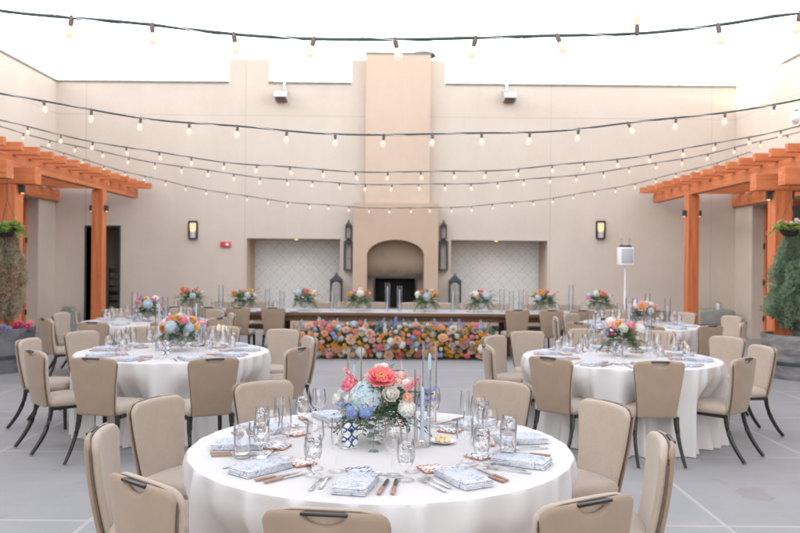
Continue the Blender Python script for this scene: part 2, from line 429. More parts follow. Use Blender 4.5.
# ------------------------------------------------------------------ ground
g = MB(); g.add([(-60, -60, 0), (60, -60, 0), (60, 80, 0), (-60, 80, 0)], [(0, 1, 2, 3)])
tag(g.build('ground', M['floor'], smooth=0), kind='structure')
dr = thing('floor_drain', 'small round dark metal drain cover set in the paving', 'drain', (at(398, 371, 1)*0)+onz(398, 371, 0))
MB().lathe([(.0, .006), (.10, .006), (.115, .001)], 24).build('cover', M['lantern'], dr)
MB().lathe([(.116, .001), (.116, .009), (.135, .009), (.14, .001)], 24).build('rim', M['galv'], dr)

# ------------------------------------------------------------------ walls
def wall_cells(mb, us, zs, holes, t, axis, p0, sgn, mi=0):
    """solid wall: cells of the (u,z) grid outside the holes, front plane at p0, thickness t going away (sgn)"""
    def P(u, z, d):
        return (u, p0+sgn*d, z) if axis == 'x' else (p0+sgn*d, u, z)
    inh = lambda u, z: any(h[0] < u < h[1] and h[2] < z < h[3] for h in holes)
    nu, nz = len(us)-1, len(zs)-1
    solid = [[not inh((us[i]+us[i+1])/2, (zs[j]+zs[j+1])/2) for j in range(nz)] for i in range(nu)]
    for i in range(nu):
        for j in range(nz):
            if not solid[i][j]: continue
            a, b_, c, d_ = us[i], us[i+1], zs[j], zs[j+1]
            mb.add([P(a, c, 0), P(b_, c, 0), P(b_, d_, 0), P(a, d_, 0)], [(0, 1, 2, 3)], mi)
            mb.add([P(a, c, t), P(b_, c, t), P(b_, d_, t), P(a, d_, t)], [(3, 2, 1, 0)], mi)
            for (ii, jj, q) in ((i-1, j, ((a, c), (a, d_))), (i+1, j, ((b_, c), (b_, d_))), (i, j-1, ((a, c), (b_, c))), (i, j+1, ((a, d_), (b_, d_)))):
                if 0 <= ii < nu and 0 <= jj < nz and solid[ii][jj]: continue
                (u0, z0), (u1, z1) = q
                mb.add([P(u0, z0, 0), P(u1, z1, 0), P(u1, z1, t), P(u0, z0, t)], [(0, 1, 2, 3)], mi)
YB = 18.2; XW = 7.95; TOP = 5.79
bw = thing('courtyard_back_wall', 'tall beige stucco wall across the back with tiled niches and parapet blocks', 'wall', (0, YB, 0))
# local coordinates: y=0 is the wall face
NL = (-3.475, -1.287, .45, 2.17); NR = (1.31, 3.565, .45, 2.17); DR = (-7.22, -6.46, 0, 2.40)
FP = (-.97, .99, 0, 2.3)
us = [-8.3, DR[0], DR[1], NL[0], NL[1], FP[0], FP[1], NR[0], NR[1], 8.3]
zs = [0, .45, 2.17, 2.3, 2.40, TOP]
w = MB(); wall_cells(w, us, zs, [NL, NR, DR, (FP[0]+.02, FP[1]-.02, 0, 2.3)], .35, 'x', 0, 1)
w.build('wall', M['stucco_back'], bw, 0)
cp = MB()
for a, b_ in ((-8.3, -3.93), (-2.98, -1.06), (1.15, 8.3)): cp.box(a, b_, -.03, .38, TOP, TOP+.045)
cp.build('coping', M['coping'], bw, 0)
p = MB(); p.box(-3.92, -2.995, 0, .75, TOP, 6.36).build('parapet_block', M['stucco_back'], bw, 0)
p = MB(); p.box(-1.05, -.701, 0, .6, TOP, 6.36); p.box(.786, 1.14, 0, .6, TOP, 6.36); p.build('chimney_shoulder', M['stucco_back'], bw, 0)
for n, (a, b_, z0, z1) in enumerate((NL, NR)):
    q = MB(); q.box(a-.001, b_+.001, .352, 1.1, z1, z1+.1); q.box(a-.1, a, .352, 1.1, z0-.1, z1+.1); q.box(b_, b_+.1, .352, 1.1, z0-.1, z1+.1); q.box(a, b_, .352, 1.1, z0-.1, z0)
    nr = q.build('niche', M['stucco_tan'], bw, 0)
    MB().box(a, b_, 1.1, 1.14, z0, z1).build('tiled_panel', M['niche_tile'], nr, 0)
    lx = (a+b_)/2
    MB().lathe([(.0, z1-.012), (.03, z1-.012), (.045, z1-.002)], 16, mat=Matrix.Translation((lx, .55, 0))).build('downlight', M['down_glow'], nr)
for (a, b_, z0, z1) in (NL, NR):
    l_ = bpy.data.lights.new('niche_downlight', 'SPOT'); l_.energy = .9; l_.color = (1, .75, .52); l_.spot_size = R(130); l_.spot_blend = .8; l_.shadow_soft_size = .04
    lo_ = bpy.data.objects.new('niche_downlight', l_); COL.objects.link(lo_); lo_.location = ((a+b_)/2, YB+.55, z1-.03)
# fireplace surround, arch, firebox
XL, XR, ZS, DP = -.97, .99, 3.0, -.35
AX0, AX1, AZS, AZT = -.645, .665, 1.79, 2.155
def arch(x):
    c, h = (AX0+AX1)/2, (AX1-AX0)/2; return AZS+(AZT-AZS)*math.sqrt(max(0, 1-((x-c)/h)**2))
s_ = MB()
s_.box(XL, AX0, DP, 0.3, 0, AZS); s_.box(AX1, XR, DP, 0.3, 0, AZS)
s_.box(XL, AX0, DP, 0.3, AZS, ZS); s_.box(AX1, XR, DP, .3, AZS, ZS)
N = 32
xs = [(AX0+AX1)/2-(AX1-AX0)/2*math.cos(PI*i/N) for i in range(N+1)]
for i in range(N):
    a, b_ = xs[i], xs[i+1]; za, zb = arch(a), arch(b_)
    s_.add([(a, DP, za), (b_, DP, zb), (b_, DP, ZS), (a, DP, ZS)], [(0, 1, 2, 3)])
    s_.add([(a, DP, za), (b_, DP, zb), (b_, .3, zb), (a, .3, za)], [(0, 1, 2, 3)])
    s_.add([(a, DP, ZS), (b_, DP, ZS), (b_, .0, ZS), (a, .0, ZS)], [(0, 1, 2, 3)])
fp = s_.build('fireplace_surround', M['stucco_fire_warmlit'], bw, 0)
k = MB(); wall_cells(k, [AX0-.02, -.49, .505, AX1+.02], [0, .6, 1.30, 2.35], [(-.49, .505, .6, 1.30)], .1, 'x', .12, 1)
k.build('arch_back', M['sooted'], fp, 0)
fb = MB(); fb.box(-.49, -.46, .1, .7, .6, 1.30); fb.box(.475, .505, .1, .7, .6, 1.30); fb.box(-.49, .505, .1, .7, 1.27, 1.30); fb.box(-.49, .505, .7, .74, .6, 1.3); fb.box(-.49, .505, .1, .7, .57, .6)
fbx = fb.build('firebox', M['soot'], fp, 0)
fr = MB(); fr.box(-.50, .515, .085, .115, 1.26, 1.31); fr.box(-.50, -.465, .085, .115, .6, 1.26); fr.box(.48, .515, .085, .115, .6, 1.26); fr.build('frame', M['black'], fbx, 0)
ch = MB(); ch.box(-.70, .785, -.25, .6, ZS+.002, 6.44); ch.build('chimney', M['stucco_tan'], bw, 0)
MB().box(-.72, .805, -.27, .62, 6.44, 6.475).build('chimney_cap', M['coping'], bw, 0)
hb = MB(); hb.box(-3.6, XL-.003, -.5, -.002, 0, .45); hb.box(XR+.003, 3.7, -.5, -.002, 0, .45); hb.build('hearth_bench', M['stucco_tan'], bw, 0)
bd = MB(); bd.box(-7.26, -7.22, -.012, .34, 0, 2.44); bd.box(-6.46, -6.42, -.012, .34, 0, 2.44); bd.box(-7.22, -6.46, -.012, .34, 2.40, 2.44)
bd.build('door_frame', M['lantern'], bw, 0)
# room beyond the doorway
rm = thing('service_room', 'dim room seen through the open doorway at the back left', 'room', (-6.8, YB+.352, 0))
q = MB(); q.box(-1.6, 1.8, 2.6, 2.7, 0, 2.8); q.box(-1.7, -1.6, 0, 2.7, 0, 2.8); q.box(1.8, 1.9, 0, 2.7, 0, 2.8); q.box(-1.6, 1.8, 0, 2.6, 2.7, 2.8); q.build('walls', M['stucco_back'], rm, 0)
for i, (px, z0) in enumerate(((-.05, 0), (-.12, .55), (.38, 0))):
    t = thing('stacked_chair', ['upright dark chair standing inside the back left doorway', 'dark chair stacked on top of the one inside the doorway', 'second dark chair farther right inside the doorway'][i], 'chair', (-6.72+px, YB+1.0+.1*i, z0), .2*i, 'dark chairs stored behind the doorway')
    q = MB()
    q.box(-.22, .22, -.22, .22, .42, .46, bev=.01); q.build('seat', M['black'], t)
    q = MB(); q.box(-.21, .21, -.23, -.20, .78, .88, bev=.01); q.box(-.21, .21, -.23, -.20, .60, .66, bev=.01); q.build('backrest', M['black'], t)
    for sx in (-1, 1):
        MB().tube([(sx*.2, -.21, .9), (sx*.2, -.2, .44), (sx*.21, -.24, 0)], .016, 6).build('leg', M['black'], t)
        MB().tube([(sx*.2, .2, .44), (sx*.21, .21, 0)], .016, 6).build('leg', M['black'], t)
# chimney vent
v_ = thing('roof_vent', 'low round metal vent cap on the roof behind the chimney', 'vent', at(423, 58, 19.3)-Vector((0, 0, 1.1)))
MB().lathe([(.17, 0), (.17, 1.12)], 20).build('pipe', M['white_paint'], v_)
MB().lathe([(.20, 1.12), (.32, 1.14), (.30, 1.19), (.15, 1.23), (0, 1.24)], 24).build('cap', M['lantern'], v_)
rf = MB(); rf.box(-8.3, 8.3, YB+1.15, 30, 4.9, 5.0); tag(rf.build('roof', M['coping'], smooth=0), 'flat roof deck hidden behind the back parapet', 'roof')
# side walls
for sx, nm, lab in ((-1, 'left', 'long beige stucco wall on the left with recessed timber doors'), (1, 'right', 'long beige stucco wall on the right with sunlit top and recessed timber doors')):
    sw = thing('courtyard_side_wall', lab, 'wall', (0, 0, 0))
    HO = (9.2, 17.33, 0, 2.98)
    q = MB(); wall_cells(q, [-12, HO[0], HO[1], YB-.002], [0, HO[3], TOP], [HO], .32, 'y', sx*XW, sx)
    q.build('wall', M['stucco_side'], sw, 0)
    c_ = MB(); c_.box(min(sx*(XW-.03), sx*(XW+.35)), max(sx*(XW-.03), sx*(XW+.35)), -12, YB-.035, TOP, TOP+.045); c_.build('coping', M['coping'], sw, 0)
    q = MB(); x0, x1 = sorted((sx*(XW+.55), sx*(XW+.65))); q.box(x0, x1, HO[0], HO[1], 0, HO[3]);
    y = HO[0]; x0, x1 = sorted((sx*(XW+.26), sx*(XW+.34)))
    door_n = 0
    while y < HO[1]-.5:
        y2 = min(y+1.015, HO[1])
        d = MB()
        d.box(x0, x1, y+.002, y+.09, 0, HO[3]-.002); d.box(x0, x1, y2-.09, y2-.002, 0, HO[3]-.002)
        d.box(x0, x1, y+.09, y2-.09, 2.30, 2.40); d.box(x0, x1, y+.09, y2-.09, 0, .22); d.box(x0, x1, y+.09, y2-.09, HO[3]-.1, HO[3]-.002)
        dd = d.build('glazed_door', M['cedarZ'], sw, 0)
        gx = sx*(XW+.30)
        MB().box(gx-.006, gx+.006, y+.09, y2-.09, .22, 2.30).build('pane', M['window_glass'], dd, 0)
        MB().box(gx-.006, gx+.006, y+.09, y2-.09, 2.40, HO[3]-.1).build('transom_pane', M['window_glass'], dd, 0)
        hx = sx*(XW+.24)
        hg = MB()
        for hz in (.4, 1.2, 2.0): hg.tube([(hx, y2-.05, hz), (hx, y2-.05, hz+.12)], .018, 6)
        hg.build('hinge', M['black'], dd)
        y = y2+.0005
    l_ = MB(); x0, x1 = sorted((sx*(XW-.09), sx*(XW-.002))); l_.box(x0, x1, 8, YB-.004, 3.0, 3.25); l_.build('ledger_beam', M['cedarY'], sw, 0)
    l_ = MB(); x0, x1 = sorted((sx*(XW-.14), sx*(XW-.002))); l_.box(x0, x1, 8, YB-.004, 3.392, 3.42); l_.build('flashing', M['lantern'], sw, 0)
# unseen stepped block, added to shade the court and shape the sun patch
wg = thing('unseen_shade_block', 'unseen beige block added beyond the left wall for shade', 'shade block', (-25.5, 4, 0))
q = MB(); q.box(-6, 1.5, -44, 10.9, 0, 12.1); q.box(-6, 1.5, 10.902, 11.4, 0, 11.8); q.box(-6, 1.5, 11.402, 20, 0, 11.5)
q.build('wall', M['stucco_back'], wg, 0)
q = MB(); q.box(-6.1, 1.5, -44, 10.85, 12.1, 12.15); q.build('roof', M['coping'], wg, 0)

# ------------------------------------------------------------------ wall fittings
for px, lab in ((193.5, 'lit black framed wall sconce left of the red alarm'), (600.3, 'lit black framed wall sconce above left of the white speaker')):
    c = at(px, 230, YB-.01)
    t = thing('wall_sconce', lab, 'wall lamp', (c.x, YB, c.z), 0, 'lit sconces on the back wall')
    f = MB(); W_, H_ = .095, .215
    f.box(-W_, W_, -.12, -.003, H_-.03, H_, bev=.004); f.box(-W_, W_, -.12, -.003, -H_, -H_+.03, bev=.004)
    for a in (-1, 1):
        for yy in (-.12, -.02): f.box(a*W_-.009 if a < 0 else W_-.009, a*W_+.009 if a < 0 else W_+.009, yy, yy+.017, -H_+.03, H_-.03)
    f.box(-W_, W_, -.02, -.003, -H_, H_); f.build('frame', M['lantern'], t, 0)
    g = MB(); g.lathe([(.06, -.04), (.07, .05), (.07, .16)], 16, mat=Matrix.Translation((0, -.065, 0)), cap0=True, cap1=True); g.build('lamp', M['sconce_glow'], t)
    g = MB(); g.lathe([(.062, -.18), (.06, -.045)], 16, mat=Matrix.Translation((0, -.065, 0)), cap0=True); g.build('lower_lens', M['sconce_dim'], t)
c = at(226, 244.5, YB)
t = thing('fire_alarm', 'red fire alarm with a clear strobe on the back wall', 'fire alarm', (c.x, YB, c.z))
MB().box(-.12, .12, -.055, -.002, -.065, .065, bev=.012).build('housing', M['red_plastic'], t)
MB().lathe([(.035, 0), (.035, .02), (.02, .035), (0, .038)], 16, mat=Matrix.Translation((.04, -.055, -.005)) @ Matrix.Rotation(R(90), 4, 'X')).build('strobe', M['porcelain'], t)
for px, py, s1, lab in ((281, 93.5, -1, 'boxy metal floodlight under the parapet left of the chimney'), (510, 94.5, 1, 'boxy metal floodlight under the parapet right of the chimney')):
    c = at(px, py, YB-.2)
    t = thing('floodlight', lab, 'floodlight', (c.x, YB, c.z), 0, 'floodlights below the back parapet')
    q = MB(); vs = [(-.14, -.36, -.10), (.14, -.36, -.10), (.14, -.02, -.16), (-.14, -.02, -.16), (-.14, -.30, .02), (.14, -.30, .02), (.14, -.02, .12), (-.14, -.02, .12)]
    q.add(vs, [(0, 3, 2, 1), (4, 5, 6, 7), (0, 1, 5, 4), (1, 2, 6, 5), (2, 3, 7, 6), (3, 0, 4, 7)]); q.build('housing', M['galv'], t, 0)
    q = MB(); q.box(-.12, .12, -.3, -.04, -.165, -.15, mat=Matrix.Rotation(0, 4, 'X')); q.build('lens', M['darkwood'], t, 0)
    q = MB(); q.tube([(-s1*.06*-1*-1, -.1, .1), (-s1*.06, -.1, .24), (-s1*.06, -.03, .27)], .035, 10); q.build('conduit', M['white_paint'], t)
t = thing('wall_floodlight', 'white domed lamp high on the right side wall', 'wall lamp', (XW, 15.4, 4.58))
MB().lathe([(.12, 0), (.11, .07), (.07, .13), (0, .15)], 20, mat=Matrix.Rotation(R(-90), 4, 'Y')).build('dome', M['porcelain'], t)
MB().lathe([(.19, .0), (.19, .03), (.16, .035)], 20, mat=Matrix.Rotation(R(-90), 4, 'Y')).build('base', M['white_paint'], t)

def lantern_geo(mb, w, z0, z1, t=.018, roof=.0, arch_top=False):
    h = w/2
    for a in (-1, 1):
        for b_ in (-1, 1): mb.box(a*h-t/2, a*h+t/2, b_*h-t/2, b_*h+t/2, z0+t, z1-t)
    mb.box(-h-t/2, h+t/2, -h-t/2, h+t/2, z0, z0+t); mb.box(-h-t/2, h+t/2, -h-t/2, h+t/2, z1-t, z1)
    if arch_top:
        for i in range(8):
            a0, a1 = PI*i/8, PI*(i+1)/8; rr = h-t/2
            for yy in (-h, h):
                P = lambda a_: (rr*math.cos(a_), z1-t-rr*1.0+rr*math.sin(a_)*.98)
                (xa, za), (xb, zb) = P(a0), P(a1)
                mb.add([(xa, yy-.006, za), (xb, yy-.006, zb), (xb, yy-.006, z1-t), (xa, yy-.006, z1-t), (xa, yy+.006, za), (xb, yy+.006, zb), (xb, yy+.006, z1-t), (xa, yy+.006, z1-t)],
                       [(0, 1, 2, 3), (7, 6, 5, 4), (0, 4, 5, 1), (2, 6, 7, 3)])
def roof_geo(mb, w, z, hh):
    h = w/2+.02
    prof = [(h, 0), (h*.72, hh*.22), (h*.4, hh*.48), (h*.16, hh*.7), (.012, hh*.8)]
    for i in range(len(prof)-1):
        (r0, a0), (r1, a1) = prof[i], prof[i+1]
        vs = [(-r0, -r0, z+a0), (r0, -r0, z+a0), (r0, r0, z+a0), (-r0, r0, z+a0), (-r1, -r1, z+a1), (r1, -r1, z+a1), (r1, r1, z+a1), (-r1, r1, z+a1)]
        mb.add(vs, [(0, 1, 5, 4), (1, 2, 6, 5), (2, 3, 7, 6), (3, 0, 4, 7)])
    mb.lathe([(.010, z+hh*.75), (.022, z+hh*.84), (.010, z+hh*.93), (0, z+hh)], 8)
for px, lab in ((331, 'dark metal floor lantern on the bench left of the fireplace'), (454.8, 'dark metal floor lantern on the bench right of the fireplace')):
    # outer edges 330.5-342 / 449-460.5 in the photo
    px = 336.3 if px < 400 else 454.8
    c = at(px, 300, YB-.26)
    t = thing('floor_lantern', lab, 'lantern', (c.x, YB-.26, .45), 0, 'tall lanterns either side of the fireplace')
    q = MB(); lantern_geo(q, .25, 0, .76, .024, 0, True); q.build('frame', M['lantern'], t, 0)
    q = MB(); roof_geo(q, .27, .76, .19); q.build('roof', M['lantern'], t, 30)
    q = MB()
    for a in (-1, 1): q.box(-.112, .112, a*.125-.002, a*.125+.002, .03, .73); q.box(a*.125-.002, a*.125+.002, -.112, .112, .03, .73)
    q.build('pane', M['glass'], t, 0)
    q = MB(); q.lathe([(.045, .025), (.045, .2), (.0, .205)], 16); q.build('candle', M['wax_ivory'], t)
for px, lab in ((348.3, 'two tier black hanging lantern left of the fireplace arch'), (443.3, 'two tier black hanging lantern right of the fireplace arch')):
    c = at(px, 270, YB-.13)
    z = at(px, 270.5, YB-.13).z
    t = thing('wall_lantern', lab, 'lantern', (c.x, YB-.13, z), 0, 'two tier lanterns on the back wall')
    q = MB(); lantern_geo(q, .17, 0, .66, .035, 0, False); q.build('lower_frame', M['lantern'], t, 0)
    q = MB(); roof_geo(q, .20, .66, .11); q.build('lower_roof', M['lantern'], t, 30)
    q = MB(); lantern_geo(q, .12, .73, 1.03, .022, 0, True); q.build('upper_frame', M['lantern'], t, 0)
    q = MB(); roof_geo(q, .13, 1.03, .15); q.build('upper_roof', M['lantern'], t, 30)
    q = MB(); q.tube([(0, .08, 1.1), (0, .13, 1.1)], .01, 6); q.tube([(0, .0, .3), (0, .13, .3)], .01, 6); q.build('bracket', M['lantern'], t)

# speaker on stand
c = at(625, 300, 16.2)
t = thing('speaker_stand', 'slim white tripod stand carrying the white speaker', 'stand', (c.x, 16.2, 0))
MB().tube([(0, 0, .12), (0, 0, 1.6)], .018, 10).build('pole', M['white_paint'], t)
MB().tube([(0, 0, .75), (0, 0, 1.1)], .027, 10).build('collar', M['white_paint'], t)
for kk in range(3):
    a = R(90+120*kk); MB().tube([(0, 0, .62), (.45*math.cos(a), .45*math.sin(a), .015)], .013, 8).build('leg', M['white_paint'], t)
z0 = at(625, 265.5, 16.2).z
t = thing('loudspeaker', 'white loudspeaker with grey grille and antennas on a pole', 'speaker', (c.x, 16.2, z0))
MB().box(-.145, .145, -.13, .13, 0, .38, bev=.02, seg=3).build('cabinet', M['white_paint'], t)
MB().box(-.12, .12, -.136, -.128, .05, .35, bev=.003).build('grille', M['grille'], t)
MB().box(-.11, .11, -.08, .08, .381, .42, bev=.005).build('receiver', M['black'], t)
for a in (-1, 1): MB().tube([(a*.08, 0, .42), (a*.085, 0, .56)], .004, 6).build('antenna', M['black'], t)

# low cabinet at right, bin at left
c = onz(719, 338, 0)
t = thing('utility_box', 'low grey green utility cabinet against the back wall at right', 'cabinet', (7.27, 17.75, 0))
MB().box(-.42, .42, -.25, .3, .06, .62, bev=.05, seg=3).build('body', M['grey_box'], t)
MB().box(-.44, .44, -.27, .32, .0, .06).build('plinth', M['concrete'], t)
MB().box(-.40, .40, -.262, -.249, .28, .30).build('seam', M['lantern'], t)
t = thing('metal_tin', 'small blue grey tin standing on the low utility cabinet', 'tin', (7.39, 17.75, .622))
MB().lathe([(0, 0), (.055, 0), (.06, .14), (.055, .15)], 16).build('body', M['galv'], t)
MB().tube([(-.058, 0, .12), (-.05, 0, .17), (.05, 0, .17), (.058, 0, .12)], .005, 6).build('handle', M['lantern'], t)
t = thing('hose_reel', 'grey hose reel box with a yellow hose by the left wall corner', 'hose reel', (-7.25, 17.3, 0))
MB().box(-.2, .2, -.2, .2, .0, .45, bev=.03).build('base', M['grey_box'], t)
MB().lathe([(.0, -.12), (.14, -.12), (.14, .12), (0, .12)], 24, mat=Matrix.Translation((0, 0, .46)) @ Matrix.Rotation(R(90), 4, 'X')).build('drum', M['grey_box'], t)
MB().tube([(.2, -.1, .5), (.24, -.15, .3), (.32, -.2, .12), (.5, -.22, .015), (.7, -.1, .012), (.8, .1, .012)], .012, 8).build('hose', M['butter'], t)

# ------------------------------------------------------------------ pergolas
for sx, lab in ((-1, 'orange cedar pergola along the left wall'), (1, 'orange cedar pergola along the right wall')):
    pg = thing('pergola', lab, 'pergola', (sx*6.0, 12, 0), 0, 'cedar pergolas on both sides')
    L = lambda X, Y, Z: (X-sx*6.0, Y-12, Z)
    def bx(nm, X0, X1, Y0, Y1, Z0, Z1, mt, bev=.006):
        X0, X1 = sorted((X0, X1)); q = MB(); q.box(X0-sx*6, X1-sx*6, Y0-12, Y1-12, Z0, Z1, bev=bev, seg=1); return q.build(nm, M[mt], pg, 0)
    # posts
    p1 = bx('post', sx*6.0-.11, sx*6.0+.11, 15.64, 15.86, 0, 3.052, 'cedarZ')
    xn = sx*5.93
    p2 = bx('post', xn-.13, xn+.13, 11.87, 12.13, 0, 2.785, 'cedarZ')
    bx('main_beam', sx*5.93, sx*6.07, 8.6, 17.92, 3.055, 3.257, 'cedarY')
    for yb in (11.88, 11.0, 8.9):
        bx('cross_beam', sx*5.5, sx*7.85, yb, yb+.2, 2.79, 3.05, 'cedarX')
    y = 17.72
    while y > 8.6:
        j = rnd.uniform(-.015, .015)
        bx('rafter', sx*(5.57+j), sx*7.94, y-.045, y+.045, 3.26, 3.385, 'cedarX', .004)
        y -= .51
    for (post, X, Y, Z, hw) in ((p1, sx*6, 15.75, 2.62, .11), (p2, xn, 12.0, 2.66, .13)):
        for d in (-1, 1):
            q = MB(); q.box(X-sx*6+d*hw, X-sx*6+d*(hw+.075), Y-12-.035, Y-12+.035, Z, Z+.12) if d > 0 else q.box(X-sx*6+d*(hw+.075), X-sx*6+d*hw, Y-12-.035, Y-12+.035, Z, Z+.12)
            o = q.build('downlight', M['lantern'], post, 0)
            q = MB(); xx = X-sx*6+d*(hw+.045); q.lathe([(0, 0), (.022, 0), (.022, .004)], 12, mat=Matrix.Translation((xx, Y-12, Z-.006))); q.build('lens', M['down_glow'], post)

# ------------------------------------------------------------------ string lights
def string(n, y0, zc, coef, anchor_lab, pxs, up=()):
    st = thing('string_lights', anchor_lab, 'string lights', (0, y0, 0), 0, 'strings of round bulbs across the courtyard')
    Xs = XW-.02; zf = lambda x: zc+coef*x*x
    pts = [(x_, .012*math.sin(x_*5), zf(x_)+.010*math.sin(x_*3.3)) for x_ in [(-Xs+2*Xs*i/90) for i in range(91)]]
    cab = MB().tube(pts, .0085, 6).build('cable', M['cable'], st)
    # thin twisted messenger wire
    pts2 = [(p_[0], p_[1]+.012*math.cos(i*1.9), p_[2]+.012*math.sin(i*1.9)) for i, p_ in enumerate(pts)]
    MB().tube(pts2, .003, 4).build('support_wire', M['galv'], st)
    sock, bulb = SOCK, BULB
    x_ = pxs; lo = x_
    while lo-.457 > -Xs+.2: lo -= .457
    k = 0
    while lo < Xs-.2:
        i_up = abs(lo-up[0]) < .2 if up else False
        a = R(180) if i_up else rnd.gauss(0, R(9))
        mt = Matrix.Translation((lo, .012*math.sin(lo*5), zf(lo)+.010*math.sin(lo*3.3))) @ Matrix.Rotation(a, 4, 'Y') @ Matrix.Rotation(rnd.gauss(0, R(8)), 4, 'X')
        so = inst('socket', sock, st, mt); inst('bulb', bulb, so)
        lo += .457; k += 1
    for s1 in (-1, 1):
        MB().tube([(s1*Xs, 0, zf(Xs)), (s1*(XW-.002), 0, zf(Xs))], .02, 8).build('anchor', M['galv'], st)
s_ = MB(); s_.lathe([(.0, -.002), (.012, -.002), (.0135, -.010), (.0135, -.030), (.011, -.050)], 12); s_.lathe([(.006, .012), (.012, .006), (.012, -.004), (.006, -.01)], 8)
SOCK = s_.mesh('socket', M['bulb_socket'])
b_ = MB(); b_.lathe([(.010, -.048), (.013, -.058), (.021, -.078), (.024, -.094), (.021, -.108), (.012, -.118), (0, -.121)], 14)
BULB = b_.mesh('bulb', M['bulb_glow'])
labs = ['nearest string of bulbs, crossing the sky above everything', 'second string of bulbs from the front, crossing the parapet', 'third string of bulbs from the front, above the sconces',
        'fourth string of bulbs from the front, just under the third', 'farthest and lowest string of bulbs, close to the back wall']
for n, (py, Y, coef, bx_) in enumerate(((39.5, 4.4, .0307, 395), (134.5, 7.3, .0253, 384), (172, 10.85, .022, 388), (184.5, 13.5, .0200, 392), (208, 17.4, .0210, 390))):
    p_ = at(bx_, py, Y); string(n, Y, p_.z, coef, labs[n], p_.x, (at(640, 30, 4.4).x,) if n == 0 else ())

# ------------------------------------------------------------------ chairs
def panel(mb, w0, w1, z0, z1, thick, ybase, lean, curve, cr, notch=None, mi=0, NU=40, NV=22, edge=.018, dip=.010):
    us = [-math.cos(PI*i/NU) for i in range(NU+1)]
    if notch:
        extra = [s1*notch[0]/w1*q for s1 in (-1, 1) for q in (1.0, 1.0001+.004, .97, .9, .75, .5)]
        us = sorted(set([round(u, 4) for u in us+extra]))
    def ztop(u):
        z = z1-dip*u*u; a = abs(u)
        if a > 1-cr: q = (a-(1-cr))/cr; z -= (cr*w1)*(1-math.sqrt(max(0, 1-q*q)))
        if notch and abs(u)*w1 < notch[0]: z -= notch[1]*math.sqrt(max(0, 1-(abs(u)*w1/notch[0])**2))**.8
        return z
    def zbot(u):
        a = abs(u); z = z0
        if a > 1-.08: q = (a-.92)/.08; z += .08*w0*(1-math.sqrt(max(0, 1-q*q)))
        return z
    G = {}
    vs = []; fs = []
    vvs = [.5-.5*math.cos(PI*j/NV) for j in range(NV+1)]
    def pt(u, v, side):
        zt, zb = ztop(u), zbot(u); z = zb+(zt-zb)*v; vz = (z-z0)/(z1-z0)
        ww = w0+(w1-w0)*(max(0, vz)**1.15); x = u*ww
        de = min((1-abs(u))*ww, (1-v)*(zt-zb), v*(zt-zb)); q = min(1, de/edge); t = thick/2*math.sqrt(max(0, 1-(1-q)**2))
        y = ybase-lean*vz-.012*math.sin(vz*PI)*1.0+curve*(x*x)/(w1*w1)+side*t
        return (x, y, z)
    n = len(us)
    for side in (1, -1):
        for v in vvs:
            for u in us: vs.append(pt(u, v, side))
    m_ = n*len(vvs)
    for s1 in (0, 1):
        for j in range(len(vvs)-1):
            for i in range(n-1):
                a = s1*m_+j*n+i; fs.append((a, a+1, a+n+1, a+n) if s1 else (a, a+n, a+n+1, a+1))
    mb.add(vs, fs, mi)
